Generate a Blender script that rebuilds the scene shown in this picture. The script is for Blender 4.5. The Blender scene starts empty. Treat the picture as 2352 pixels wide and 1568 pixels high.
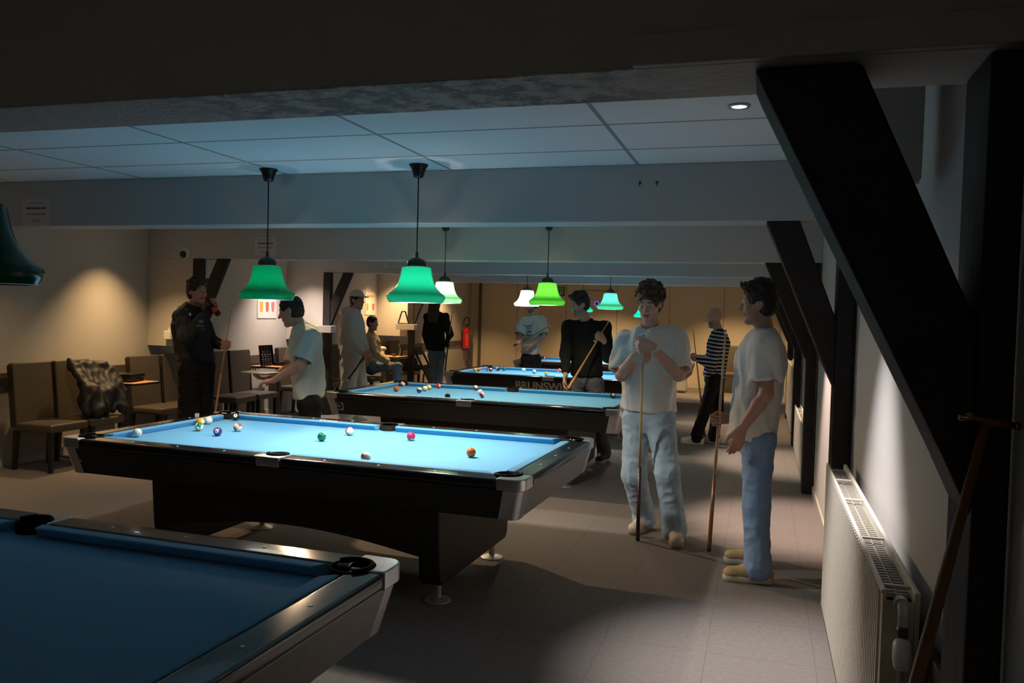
import bpy, bmesh, math, random
import numpy as np
from mathutils import Vector, Matrix

# ------------------------------------------------------------------ camera, world, exposure
SC = bpy.context.scene
COL = SC.collection
W, H = 2352.0, 1568.0
FPX, YAW, PIT, ROL, CAMZ = 1887.2, .296, .0356, .0257, 1.6237
_fw = np.array([-math.sin(YAW)*math.cos(PIT), math.cos(YAW)*math.cos(PIT), -math.sin(PIT)])
_r0 = np.array([math.cos(YAW), math.sin(YAW), 0.0])
_u0 = np.cross(_r0, _fw)
_r = math.cos(ROL)*_r0 + math.sin(ROL)*_u0
_u = -math.sin(ROL)*_r0 + math.cos(ROL)*_u0
cam = bpy.data.cameras.new('camera')
camo = bpy.data.objects.new('camera', cam)
COL.objects.link(camo)
cam.sensor_width = 36.0
cam.lens = FPX/W*36.0
cam.clip_start = .02
camo.matrix_world = Matrix(((_r[0], _u[0], -_fw[0], 0), (_r[1], _u[1], -_fw[1], 0), (_r[2], _u[2], -_fw[2], CAMZ), (0, 0, 0, 1)))
SC.camera = camo
SC.view_settings.view_transform = 'Standard'
SC.view_settings.look = 'None'
SC.view_settings.exposure = 0.3
SC.view_settings.gamma = 1.0
SC.view_settings.use_curve_mapping = False
SC.cycles.use_denoising = True
SC.cycles.max_bounces = 8
SC.cycles.diffuse_bounces = 5
SC.cycles.sample_clamp_indirect = 4.0
SC.cycles.caustics_reflective = False
SC.cycles.caustics_refractive = False
wd = bpy.data.worlds.new('world')
SC.world = wd
wd.use_nodes = True
wd.node_tree.nodes['Background'].inputs[0].default_value = (.5, .55, .6, 1)
wd.node_tree.nodes['Background'].inputs[1].default_value = .0

# light levels (the room's lamps and one added fill behind the camera)
POOL_W = 102.0
SPOT_W = 150.0


def at(px, py, X=None, Y=None, Z=None):
    """the point of the room that lies on the plane X, Y or Z and is seen at a pixel of the photograph"""
    d = (px-W/2)/FPX*_r - (py-H/2)/FPX*_u + _fw
    o = np.array([0, 0, CAMZ])
    t = (Z-CAMZ)/d[2] if Z is not None else (Y/d[1] if Y is not None else X/d[0])
    return o + t*d


# ------------------------------------------------------------------ materials
MATS = {}


def mat(name, col=(.5, .5, .5), rough=.5, metal=0.0, var=0.0, vscale=8.0, bump=0.0, bscale=60.0, emis=None, estr=0.0,
        coat=0.0, stretch=(1, 1, 1), spec=.5, trans=0.0, sheen=0.0, alpha=1.0):
    if name in MATS:
        return MATS[name]
    m = bpy.data.materials.new(name)
    m.use_nodes = True
    nt = m.node_tree
    b = nt.nodes['Principled BSDF']
    c4 = (*col, 1)
    b.inputs['Base Color'].default_value = c4
    b.inputs['Roughness'].default_value = rough
    b.inputs['Metallic'].default_value = metal
    b.inputs['Specular IOR Level'].default_value = spec
    b.inputs['Coat Weight'].default_value = coat
    b.inputs['Transmission Weight'].default_value = trans
    b.inputs['Sheen Weight'].default_value = sheen
    b.inputs['Alpha'].default_value = alpha
    if emis:
        b.inputs['Emission Color'].default_value = (*emis, 1)
        b.inputs['Emission Strength'].default_value = estr
    if var or bump:
        tc = nt.nodes.new('ShaderNodeTexCoord')
        mp = nt.nodes.new('ShaderNodeMapping')
        mp.inputs['Scale'].default_value = stretch
        nt.links.new(tc.outputs['Object'], mp.inputs['Vector'])
    if var:
        n = nt.nodes.new('ShaderNodeTexNoise')
        n.inputs['Scale'].default_value = vscale
        n.inputs['Detail'].default_value = 5
        nt.links.new(mp.outputs[0], n.inputs['Vector'])
        mx = nt.nodes.new('ShaderNodeMix')
        mx.data_type = 'RGBA'
        mx.inputs[6].default_value = (*[max(0, c*(1-var)) for c in col], 1)
        mx.inputs[7].default_value = (*[min(1, c*(1+var)) for c in col], 1)
        nt.links.new(n.outputs['Fac'], mx.inputs[0])
        nt.links.new(mx.outputs[2], b.inputs['Base Color'])
    if bump:
        n2 = nt.nodes.new('ShaderNodeTexNoise')
        n2.inputs['Scale'].default_value = bscale
        n2.inputs['Detail'].default_value = 4
        nt.links.new(mp.outputs[0], n2.inputs['Vector'])
        bp = nt.nodes.new('ShaderNodeBump')
        bp.inputs['Strength'].default_value = bump
        bp.inputs['Distance'].default_value = .01
        nt.links.new(n2.outputs['Fac'], bp.inputs['Height'])
        nt.links.new(bp.outputs[0], b.inputs['Normal'])
    MATS[name] = m
    return m


def grid_mat(name, col, line, sx, sy, ox, oy, w, rough=.8, axes=(0, 1), var=.04, bump=.0, bscale=300., offset_rows=False):
    """a surface of panels with joints (tile grid, carpet seams, wall panels), laid out in metres"""
    if name in MATS:
        return MATS[name]
    m = mat(name, col, rough, var=var, vscale=40, bump=bump, bscale=bscale)
    nt = m.node_tree
    b = nt.nodes['Principled BSDF']
    tc = nt.nodes.new('ShaderNodeTexCoord')
    sp = nt.nodes.new('ShaderNodeSeparateXYZ')
    nt.links.new(tc.outputs['Object'], sp.inputs[0])

    def math_(op, a, bb=None):
        n = nt.nodes.new('ShaderNodeMath')
        n.operation = op
        for i, v in enumerate((a, bb)):
            if v is None:
                continue
            if isinstance(v, (int, float)):
                n.inputs[i].default_value = v
            else:
                nt.links.new(v, n.inputs[i])
        return n.outputs[0]
    res = []
    for ax, s, o in ((axes[0], sx, ox), (axes[1], sy, oy)):
        if not s:
            continue
        v = math_('SUBTRACT', sp.outputs[ax], o)
        f = math_('PINGPONG', v, s/2.0)     # distance to the nearest joint
        res.append(math_('LESS_THAN', f, w/2))
    fac = res[0] if len(res) == 1 else math_('MAXIMUM', res[0], res[1])
    src = b.inputs['Base Color'].links[0].from_socket if b.inputs['Base Color'].links else None
    mx = nt.nodes.new('ShaderNodeMix')
    mx.data_type = 'RGBA'
    nt.links.new(fac, mx.inputs[0])
    if src:
        nt.links.new(src, mx.inputs[6])
    else:
        mx.inputs[6].default_value = (*col, 1)
    mx.inputs[7].default_value = (*line, 1)
    nt.links.new(mx.outputs[2], b.inputs['Base Color'])
    return m


# ------------------------------------------------------------------ mesh helpers
def finish(name, me, m=None, parent=None, loc=None, smooth=False, bevel=0.0, seg=2):
    o = bpy.data.objects.new(name, me)
    COL.objects.link(o)
    if m:
        for q in (m if isinstance(m, (list, tuple)) else [m]):
            me.materials.append(q)
    if smooth:
        me.polygons.foreach_set('use_smooth', np.ones(len(me.polygons), dtype=bool))
    if parent:
        o.parent = parent
    if loc is not None:
        o.location = loc
    if bevel:
        bv = o.modifiers.new('bevel', 'BEVEL')
        bv.width = bevel
        bv.segments = seg
        bv.limit_method = 'ANGLE'
        bv.angle_limit = .6
        me.polygons.foreach_set('use_smooth', np.ones(len(me.polygons), dtype=bool))
        wn = o.modifiers.new('normals', 'WEIGHTED_NORMAL')
        wn.keep_sharp = True
    return o


class MB:
    """collects shapes, then links them as ONE mesh object"""
    def __init__(s):
        s.v, s.f, s.mi = [], [], []

    def add(s, vs, fs, mi=0):
        k = len(s.v)
        s.v += [tuple(map(float, v)) for v in vs]
        s.f += [tuple(i+k for i in f) for f in fs]
        s.mi += [mi]*len(fs)
        return s

    def box(s, x0, x1, y0, y1, z0, z1, mi=0, M=None):
        vs = [(x, y, z) for z in (z0, z1) for y in (y0, y1) for x in (x0, x1)]
        if M is not None:
            vs = [M @ Vector(v) for v in vs]
        return s.add(vs, [(0, 2, 3, 1), (4, 5, 7, 6), (0, 1, 5, 4), (2, 6, 7, 3), (0, 4, 6, 2), (1, 3, 7, 5)], mi)

    def hexa(s, lo, hi, z0, z1, mi=0):
        """a box whose bottom and top rectangles differ: (x0,x1,y0,y1)"""
        vs = [(x, y, z0) for y in lo[2:] for x in lo[:2]] + [(x, y, z1) for y in hi[2:] for x in hi[:2]]
        return s.add(vs, [(0, 2, 3, 1), (4, 5, 7, 6), (0, 1, 5, 4), (2, 6, 7, 3), (0, 4, 6, 2), (1, 3, 7, 5)], mi)

    def prism(s, poly, a0, a1, axis=2, mi=0, scale0=None):
        """poly: 2D outline, pushed along an axis from a0 to a1"""
        n = len(poly)

        def P(p, a):
            if axis == 2:
                return (p[0], p[1], a)
            if axis == 1:
                return (p[0], a, p[1])
            return (a, p[0], p[1])
        vs = [P(p, a0) for p in poly] + [P(p, a1) for p in poly]
        fs = [tuple(range(n))[::-1], tuple(range(n, 2*n))] + [(i, (i+1) % n, n+(i+1) % n, n+i) for i in range(n)]
        return s.add(vs, fs, mi)

    def lathe(s, prof, n=24, c=(0, 0, 0), M=None, mi=0, close=True):
        vs, fs = [], []
        for r, z in prof:
            for k in range(n):
                a = 2*math.pi*k/n
                vs.append((c[0]+r*math.cos(a), c[1]+r*math.sin(a), c[2]+z))
        for i in range(len(prof)-1):
            for k in range(n):
                k2 = (k+1) % n
                fs.append((i*n+k, i*n+k2, (i+1)*n+k2, (i+1)*n+k))
        if close:
            if prof[0][0] > 1e-6:
                fs.append(tuple(range(n))[::-1])
            if prof[-1][0] > 1e-6:
                fs.append(tuple(range((len(prof)-1)*n, len(prof)*n)))
        if M is not None:
            vs = [M @ Vector(v) for v in vs]
        return s.add(vs, fs, mi)

    def tube(s, pts, rad, n=10, mi=0, cap=True):
        pts = [Vector(p) for p in pts]
        rads = rad if isinstance(rad, (list, tuple)) else [rad]*len(pts)
        vs, fs = [], []
        ref = None
        for i, p in enumerate(pts):
            d = (pts[min(i+1, len(pts)-1)]-pts[max(i-1, 0)]).normalized()
            if ref is None:
                ref = d.orthogonal().normalized()
            ref = (ref-d*ref.dot(d)).normalized()
            b = d.cross(ref)
            for k in range(n):
                a = 2*math.pi*k/n
                vs.append(p+rads[i]*(math.cos(a)*ref+math.sin(a)*b))
        for i in range(len(pts)-1):
            for k in range(n):
                k2 = (k+1) % n
                fs.append((i*n+k, i*n+k2, (i+1)*n+k2, (i+1)*n+k))
        if cap:
            fs.append(tuple(range(n))[::-1])
            fs.append(tuple(range((len(pts)-1)*n, len(pts)*n)))
        return s.add(vs, fs, mi)

    def ball(s, c, r, n=20, mi=0, sc=(1, 1, 1)):
        prof = [(r*math.sin(math.pi*i/(n//2)), -r*math.cos(math.pi*i/(n//2))) for i in range(n//2+1)]
        prof[0] = (1e-4*r, -r)
        prof[-1] = (1e-4*r, r)
        M = Matrix.Translation(Vector(c)) @ Matrix.Diagonal((*sc, 1))
        return s.lathe(prof, n, M=M, mi=mi)

    def build(s, name, m=None, parent=None, loc=None, smooth=False, bevel=0.0, seg=2):
        me = bpy.data.meshes.new(name)
        me.from_pydata(s.v, [], s.f)
        if any(s.mi):
            me.polygons.foreach_set('material_index', s.mi)
        me.update()
        return finish(name, me, m, parent, loc, smooth, bevel, seg)


def tag(o, label=None, cat=None, group=None, kind=None):
    if label:
        o['label'] = label
    if cat:
        o['category'] = cat
    if group:
        o['group'] = group
    if kind:
        o['kind'] = kind
    return o


def thing(name, label, cat, loc=(0, 0, 0), rz=0.0, group=None):
    o = bpy.data.objects.new(name, None)
    o.empty_display_size = .1
    COL.objects.link(o)
    o.location = loc
    o.rotation_euler = (0, 0, rz)
    return tag(o, label, cat, group)


def struct(name, mb, m, bevel=0.0):
    return tag(mb.build(name, m, bevel=bevel), kind='structure')


def copy_tree(o, parent=None):
    c = o.copy()
    COL.objects.link(c)
    if parent is not None:
        c.parent = parent
    for ch in list(o.children):
        copy_tree(ch, c)
    return c


def text_mesh(name, txt, size, m, parent, M, depth=.001, shear=0.0, bold=0.0):
    cu = bpy.data.curves.new(name, 'FONT')
    cu.body = txt
    cu.size = size
    cu.align_x = 'CENTER'
    cu.align_y = 'CENTER'
    cu.extrude = depth
    cu.shear = shear
    cu.offset = bold
    tmp = bpy.data.objects.new(name, cu)
    COL.objects.link(tmp)
    bpy.context.view_layer.update()
    me = bpy.data.meshes.new_from_object(tmp.evaluated_get(bpy.context.evaluated_depsgraph_get()))
    bpy.data.objects.remove(tmp)
    me.transform(M)
    me.name = name
    return finish(name, me, m, parent)


def frame3(o, x, y, z):
    """matrix with the given origin and axes"""
    M = Matrix.Identity(4)
    for i, a in enumerate((x, y, z, o)):
        for j in range(3):
            M[j][i] = a[j]
    return M


def axis_frame(a, b):
    """origin a, z axis towards b"""
    a, b = Vector(a), Vector(b)
    z = (b-a).normalized()
    x = z.orthogonal().normalized()
    return frame3(a, x, z.cross(x), z)

# ------------------------------------------------------------------ materials of the place
WALL_C = (.50, .47, .42)
m_wall = mat('wall_paint', WALL_C, .75, var=.05, vscale=3, bump=.08, bscale=90)
m_wallr = mat('wall_paint_pale', (.56, .54, .52), .7, var=.05, vscale=3, bump=.08, bscale=90)
m_beam = mat('beam_paint', (.46, .47, .47), .55, var=.05, vscale=4, bump=.06, bscale=60)
m_ceil = grid_mat('ceiling_tiles', (.82, .84, .86), (.30, .31, .32), 1.2, .6, -1.95, 3.9, .022, .85)
m_carpet = grid_mat('carpet', (.215, .185, .165), (.165, .14, .125), .5, .5, -.21, 4.05, .005, .95, var=.22, bump=.5, bscale=500)
m_timber = mat('dark_timber', (.011, .006, .005), .65, var=.4, vscale=14, bump=.25, bscale=30, stretch=(1, 1, .15))
m_dado = mat('dado_brown', (.09, .07, .06), .5, var=.2)
m_base = mat('baseboard_paint', (.45, .42, .36), .5)
m_trimline = mat('panel_joint', (.10, .09, .07), .6)

# beam 1 is bare of paint in patches on its underside
m_beam1 = mat('beam_plaster_flaking', (.40, .41, .41), .6, bump=.5, bscale=45)
_nt = m_beam1.node_tree
_tc = _nt.nodes.new('ShaderNodeTexCoord')
_n = _nt.nodes.new('ShaderNodeTexNoise')
_n.inputs['Scale'].default_value = 16
_n.inputs['Detail'].default_value = 9
_n.inputs['Roughness'].default_value = .7
_cr = _nt.nodes.new('ShaderNodeValToRGB')
_cr.color_ramp.elements[0].position = .46
_cr.color_ramp.elements[0].color = (.22, .20, .19, 1)
_cr.color_ramp.elements[1].position = .56
_cr.color_ramp.elements[1].color = (.60, .61, .61, 1)
_nt.links.new(_tc.outputs['Object'], _n.inputs['Vector'])
_nt.links.new(_n.outputs['Fac'], _cr.inputs[0])
_sx = _nt.nodes.new('ShaderNodeSeparateXYZ')
_mr = _nt.nodes.new('ShaderNodeMapRange')           # the bare patch is in the middle of the beam only
_mr.interpolation_type = 'SMOOTHSTEP'
_ab = _nt.nodes.new('ShaderNodeMath')
_ab.operation = 'PINGPONG'
_ad = _nt.nodes.new('ShaderNodeMath')
_ad.operation = 'SUBTRACT'
_ad.inputs[1].default_value = -.85
_ab.inputs[1].default_value = 50
_nt.links.new(_tc.outputs['Object'], _sx.inputs[0])
_nt.links.new(_sx.outputs[0], _ad.inputs[0])
_nt.links.new(_ad.outputs[0], _ab.inputs[0])
_nt.links.new(_ab.outputs[0], _mr.inputs[0])
_mr.inputs[1].default_value = .35
_mr.inputs[2].default_value = .8
_mp2 = _nt.nodes.new('ShaderNodeMix')
_mp2.data_type = 'RGBA'
_nt.links.new(_mr.outputs[0], _mp2.inputs[0])
_nt.links.new(_cr.outputs[0], _mp2.inputs[6])
_mp2.inputs[7].default_value = (.56, .57, .57, 1)
_nt.links.new(_mp2.outputs[2], _nt.nodes['Principled BSDF'].inputs['Base Color'])

m_rail = mat('rail_black', (.012, .012, .013), .15, var=.3, vscale=30, coat=.3)
m_apron = mat('apron_black', (.007, .0065, .006), .42, var=.3, vscale=20)
m_railb = mat('rail_walnut', (.16, .075, .04), .3, var=.3, vscale=12, coat=.3, stretch=(.2, 1, 1))
m_apronb = mat('apron_walnut', (.03, .009, .007), .4, var=.3, vscale=12)
m_leg = mat('pedestal_dark', (.014, .011, .009), .5, var=.3, vscale=10)
m_cloth = mat('blue_cloth', (.085, .34, .58), .85, var=.05, vscale=120, bump=.1, bscale=700, sheen=.15)
m_chrome = mat('chrome', (.62, .63, .66), .3, .85, var=.12, vscale=30)
m_satin = mat('satin_metal', (.50, .49, .47), .42, .55, var=.1, vscale=30)
m_alu = mat('brushed_metal', (.55, .55, .57), .38, 1.0, var=.1, vscale=40, stretch=(1, 1, .1))
m_pocket = mat('pocket_rubber', (.005, .005, .005), .8, spec=.12)
m_sight = mat('pearl', (.8, .8, .78), .25)
m_black = mat('black_plastic', (.008, .008, .009), .35)
m_white = mat('white_plastic', (.7, .69, .66), .4)
m_cord = mat('cord_black', (.006, .006, .006), .6)
m_paper = mat('paper', (.60, .58, .56), .8, var=.03)
m_ink = mat('ink', (.12, .11, .11), .8)

# ------------------------------------------------------------------ setting
XL, XR, YF, ZC = -7.0, .5, 19.2, 2.527
BY = [(1.74, 2.0, 2.14), (4.95, 5.2, 2.185), (8.08, 8.34, 2.15), (11.05, 11.3, 2.15), (14.15, 14.4, 2.15)]

struct('floor', MB().box(XL-.2, 3.2, -3.2, YF+.2, -.1, 0), m_carpet)
struct('ceiling', MB().box(XL-.2, 3.2, -3.2, YF+.2, ZC, ZC+.1), m_ceil)
struct('wall_left', MB().box(XL-.15, XL, -3.2, YF, 0, ZC), m_wall)
struct('wall_right', MB().box(XR, XR+.15, 1.76, YF, 0, ZC), m_wallr)
struct('wall_right_near', MB().box(.462, .65, -3.2, 1.76, 0, ZC), m_wallr)
far = MB().box(XL-.15, XR+.15, YF, YF+.15, 0, ZC)
m_far = grid_mat('far_wall_panels', (.52, .45, .33), (.14, .11, .07), 1.22, 0, -.86, 0, .012, .7, axes=(0, 2), var=.05)
struct('wall_far', far, m_far)
struct('wall_back', MB().box(XL-.15, 3.2, -3.35, -3.2, 0, ZC), m_wall)
# end of the left wall: a shallow pier and the door jamb line in the far wall
struct('wall_far_pier', MB().box(-6.72, -6.66, YF-.06, YF, 0, ZC), m_dado)
for i, (y0, y1, zb) in enumerate(BY):
    _bm = MB().box(XL, XR if i else .462, y0, y1, zb, ZC)
    if i == 0:
        _bm.mi[0] = 1                        # only the underside is flaking
    struct('trim_%d' % (i+1), _bm, [m_beam, m_beam1] if i == 0 else m_beam, bevel=.006)
# plaster lip along the lower edge of the near beam, right of the brace
struct('trim_6', MB().box(-.28, .462, 1.715, 1.74, 2.14, 2.205), m_beam, bevel=.004)
# piers on the left under each beam
for i, (y0, y1, zb) in enumerate(BY[2:]):
    struct('wall_left_pier_%d' % (i+1), MB().box(XL, -6.37, y0, y1, 1.12, zb), m_wall, bevel=.004)
struct('baseboard_left', MB().box(XL, XL+.015, 2.0, 8.08, 0, .09).box(XL, XL+.015, 8.34, 11.05, 0, .09), m_base)
struct('baseboard_right', MB().box(XR-.014, XR, 2.0, YF, 0, .08), m_base)
struct('baseboard_far', MB().box(XL, XR, YF-.015, YF, 0, .10), m_base)
# dark rail at chair height along the left wall
struct('trim_7', MB().box(XL, XL+.022, 2.0, 8.08, .79, .91).box(XL, XL+.022, 8.34, 11.05, .79, .91)
       .box(XL, XL+.022, 11.3, 14.15, .79, .91).box(XL, XL+.022, 14.4, YF-.1, .79, .91), m_dado)
# hatch outline on the far wall
_a, _b = at(1345, 652, Y=YF-.004), at(1388, 668, Y=YF-.004)
struct('trim_8', MB().box(_a[0], _b[0], YF-.012, YF, _b[2], _b[2]+.012).box(_a[0], _a[0]+.012, YF-.012, YF, _b[2], 2.15)
       .box(_b[0]-.012, _b[0], YF-.012, YF, _b[2], 2.15), m_trimline)


# timber frames: post and brace
def timber_frame(label, y0, y1, zb, post, brace, group=None):
    """post: (x0, x1); brace: the corner points in the X-Z plane"""
    cx = sum(post)/2
    t = thing('timber_frame', label, 'timber frame', (cx, (y0+y1)/2, 0), group=group)
    hy = (y1-y0)/2
    MB().box(post[0]-cx, post[1]-cx, -hy, hy, 0, zb).build('post', m_timber, t, bevel=.008)
    MB().prism([(x-cx, z) for x, z in brace], -hy+.01, hy-.01, axis=1).build('brace', m_timber, t, bevel=.008)
    return t


timber_frame('huge dark timber post and slanting brace nearest the camera, behind the near radiator', 1.76, 1.97, 2.14,
             (.395, .459), [(-.035, 2.135), (-.02, 2.10), (.345, 1.36), (.395, 1.25), (.395, 1.62), (.17, 2.135)])
for (y0, y1, zb), lb in zip(BY[1:], ('dark timber brace and post right behind the second ceiling beam, beside the near radiator',
                                     'dark timber post and brace standing behind the low white radiator on the right',
                                     'dark timber post and brace on the right just before the tall beige radiator',
                                     'farthest dark timber post and brace on the right wall')):
    timber_frame(lb, y0, y1-.03, zb, (.395, .485), [(-.005, zb), (.33, 1.38), (.395, 1.24), (.395, 1.62), (.18, zb)])
for (y0, y1, zb), lb in zip(BY[2:], ('dark timber post and brace on the left behind the man in the dark hoodie',
                                     'dark timber post and brace on the left behind the man in the white cap',
                                     'dark timber post and brace on the left behind the middle lamps, with a white ledge')):
    timber_frame(lb, y0-.03, y0+.06, zb, (-6.345, -6.235), [(-5.88, zb), (-6.16, 1.52), (-6.235, 1.34), (-6.235, 1.72), (-6.03, zb)])

# white boxed corner under the ceiling behind the near brace
t = thing('ceiling_box', 'white boxed casing under the ceiling behind the near timber brace', 'boxing', (.35, 2.8, 2.05))
MB().box(-.2, .085, -.1, .12, .0, .475).build('casing', m_wallr, t, bevel=.004)
MB().box(-.2, .08, -.09, .12, -.012, -.001).build('bottom_board', m_white, t)


# ------------------------------------------------------------------ pool tables
def arc(cx, cy, r, a0, a1, n):
    return [(cx+r*math.cos(math.radians(a0+(a1-a0)*i/n)), cy+r*math.sin(math.radians(a0+(a1-a0)*i/n))) for i in range(n+1)]


def pool_table(label, cx, cy, rail_m=None, apron_m=None, number=None, brand=None, rz=0.0):
    rail_m = rail_m or m_rail
    apron_m = apron_m or m_apron
    L2, W2 = 1.495, .785                      # half outer size
    RW, CU = .125, .055                      # rail and cushion width
    ZT, ZB = .79, .735                       # rail top and underside
    BED = .752
    t = thing('pool_table', label, 'pool table', (cx, cy, 0), rz)
    # bed cloth with the pocket mouths cut out
    ex, ey = L2-RW+.0, W2-RW+.0
    pr = .07
    out = []
    for sx, sy, a in ((1, -1, 90), (1, 1, 180), (-1, 1, 270), (-1, -1, 360)):
        pc = (sx*(ex-.02), sy*(ey-.02))
        out.append((sx, sy, pc, a))
    poly = []
    # go round counter-clockwise from the bottom left corner
    poly += [(-ex+.10, -ey)] + arc(0, -ey-.02, .062, 160, 20, 8)
    poly += [(ex-.10, -ey)] + arc(ex-.01, -ey+.01, .075, 170, 100, 6) + [(ex, -ey+.10), (ex, ey-.10)]
    poly += arc(ex-.01, ey-.01, .075, 260, 190, 6) + [(ex-.10, ey)] + arc(0, ey+.02, .062, -20, -160, 8)
    poly += [(-ex+.10, ey)] + arc(-ex+.01, ey-.01, .075, 350, 280, 6) + [(-ex, ey-.10), (-ex, -ey+.10)]
    poly += arc(-ex+.01, -ey+.01, .075, 80, 10, 6)
    MB().prism(poly, BED-.03, BED).build('bed_cloth', m_cloth, t)
    # cushions: long sides two each, ends one each; profile across, mitred ends
    def cushion(p0, p1, nrm, cut0, cut1):
        p0, p1, nrm = Vector((*p0, 0)), Vector((*p1, 0)), Vector((*nrm, 0))
        d = (p1-p0).normalized()
        prof = [(0, BED+.002), (0, ZT-.003), (.012, ZT+.001), (CU-.004, ZT), (CU, ZT-.006), (CU-.018, BED+.002)]
        vs = []
        for q, s, c in ((p0, 1, cut0), (p1, -1, cut1)):
            for w_, z in prof:
                vs.append(q + nrm*w_ + d*(s*c*w_) + Vector((0, 0, z)))
        n = len(prof)
        fs = [tuple(range(n)), tuple(range(n, 2*n))[::-1]] + [(i, n+i, n+(i+1) % n, (i+1) % n) for i in range(n)]
        MB().add(vs, fs).build('cushion', m_cloth, t, bevel=.003)
    cg, sg = .085, .068                      # gaps at corner and side pockets
    for sy in (-1, 1):
        for x0, x1 in ((-ex+cg, -sg), (sg, ex-cg)):
            c0 = .75 if abs(x0) > .5 else .3
            c1 = .75 if abs(x1) > .5 else .3
            cushion((x0, sy*ey), (x1, sy*ey), (0, -sy), c0, c1)
    for sx in (-1, 1):
        cushion((sx*ex, -ey+cg), (sx*ex, ey-cg), (-sx, 0), .75, .75)
    # rails with round outer edge, pearl sights on top
    def rail(x0, x1, y0, y1, sights):
        r = MB().hexa((x0, x1, y0, y1), (x0, x1, y0, y1), ZB, ZT).build('rail', rail_m, t, bevel=.018, seg=4)
        for x, y in sights:
            MB().lathe([(.0075, 0), (.0075, .0012), (.004, .0018)], 12, (x, y, ZT-.0002)).build('sight', m_sight, r)
    cc = .15                                 # corner casting length
    for sy in (-1, 1):
        y0, y1 = sorted((sy*W2, sy*ey))
        for s in (-1, 1):
            x0, x1 = sorted((s*(L2-cc), s*.075))
            rail(x0, x1, y0, y1, [(s*(ex-CU)*k/4, sy*(W2-.06)) for k in (1, 2, 3)])
    for sx in (-1, 1):
        x0, x1 = sorted((sx*L2, sx*ex))
        rail(x0, x1, -W2+cc, W2-cc, [(sx*(L2-.06), (ey-CU)*k/2) for k in (-1, 0, 1)])
    # castings and pockets
    for sx in (-1, 1):
        for sy in (-1, 1):
            R = .055
            poly = [(0, 0)]
            # local corner at (0,0) growing inwards to negative u, v
            pts = [(-cc, 0)] + arc(-R, -R, R, 90, 0, 6) + [(0, -cc), (-RW, -cc)]
            pts += [(-RW+.0, -.135)] + arc(-RW-.005, -RW-.005, .072, -10+5, 100-5, 10) + [(-.135, -RW), (-cc, -RW)]
            pts = [(sx*(L2+p[0]), sy*(W2+p[1])) for p in pts]
            if sx*sy < 0:
                pts = pts[::-1]
            MB().prism(pts, ZB-.004, ZT+.003).build('corner_casting', m_chrome, t, bevel=.012, seg=3)
            # tapered metal corner under it
            lo, hi, zz = [], [], (.572, ZB-.003)
            mb = MB()
            loops = []
            for z, ins in ((.572, .05), (ZB-.003, .012)):
                q = [(-.105, -.0)] + arc(-.05, -.05, .05, 90, 0, 6) + [(0, -.105), (-.03, -.105), (-.03, -.05), (-.05, -.03), (-.105, -.03)]
                q = [(sx*(L2-ins+p[0]), sy*(W2-ins+p[1]), z) for p in q]
                loops.append(q[::-1] if sx*sy < 0 else q)
            n = len(loops[0])
            mb.add(loops[0]+loops[1], [tuple(range(n))[::-1], tuple(range(n, 2*n))] + [(i, (i+1) % n, n+(i+1) % n, n+i) for i in range(n)])
            mb.build('corner_plate', m_alu, t, bevel=.004)
            # pocket liner: a rubber horseshoe and its dark cup
            pcx, pcy = sx*(ex-.005), sy*(ey-.005)
            a = math.degrees(math.atan2(sy, sx))
            rim = [(x, y, ZT+.004) for x, y in arc(pcx, pcy, .068, a-105, a+105, 14)]
            p = MB().tube(rim, .0085, 8).build('pocket', m_pocket, t, smooth=True)
            MB().lathe([(.066, 0), (.070, .104), (.066, .104), (.06, .004), (.0001, .004)], 20, (pcx, pcy, .69), close=False).build('cup', m_pocket, p, smooth=True)
    for sy in (-1, 1):
        pts = [(-.075, 0), (.075, 0), (.075, -RW)] + arc(0, -RW+.014, .066, 2, 178, 10) + [(-.075, -RW)]
        pts = [(p[0], sy*(W2+p[1])) for p in pts]
        if sy > 0:
            pts = pts[::-1]
        MB().prism(pts, ZB, ZT+.001).build('side_casting', m_chrome if rail_m is m_rail else rail_m, t, bevel=.006)
        a = 90*sy
        rim = [(x, y, ZT+.003) for x, y in arc(0, sy*(ey+.012), .062, a-88, a+88, 12)]
        p = MB().tube(rim, .008, 8).build('pocket', m_pocket, t, smooth=True)
        MB().lathe([(.058, 0), (.063, .103), (.058, .103), (.05, .004), (.0001, .004)], 20, (0, sy*(ey+.016), .69), close=False).build('cup', m_pocket, p, smooth=True)
    # aprons
    for sy in (-1, 1):
        ys = sorted((sy*(W2-.05), sy*(W2-.085)))
        yt = sorted((sy*(W2-.012), sy*(W2-.05)))
        MB().hexa((-L2+.145, L2-.145, *ys), (-L2+.115, L2-.115, *yt), .575, ZB).build('side_apron', apron_m, t, bevel=.004)
    for sx in (-1, 1):
        xs = sorted((sx*(L2-.05), sx*(L2-.085)))
        xt = sorted((sx*(L2-.012), sx*(L2-.05)))
        MB().hexa((*xs, -W2+.145, W2-.145), (*xt, -W2+.115, W2-.115), .575, ZB).build('end_apron', m_endapron if apron_m is m_apron else apron_m, t, bevel=.004)
    MB().box(-L2+.09, L2-.09, -W2+.09, W2-.09, .59, BED-.035).build('slate_frame', m_leg, t)
    # pedestal legs, arched skirts, levelling feet
    for sx in (-1, 1):
        x0, x1 = sorted((sx*.96, sx*.83))
        MB().prism([(-.60, .588), (-.58, .30), (-.56, .15), (-.53, .115), (.53, .115), (.56, .15), (.58, .30), (.60, .588)], x0, x1, axis=0).build('leg', m_leg, t, bevel=.012)
        for sy in (-1, 1):
            MB().lathe([(.075, 0), (.075, .006), (.055, .014), (.02, .022), (.02, .118)], 24, (sx*.895, sy*.44, 0)).build('foot', m_satin, t, smooth=False, bevel=.002)
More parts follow.
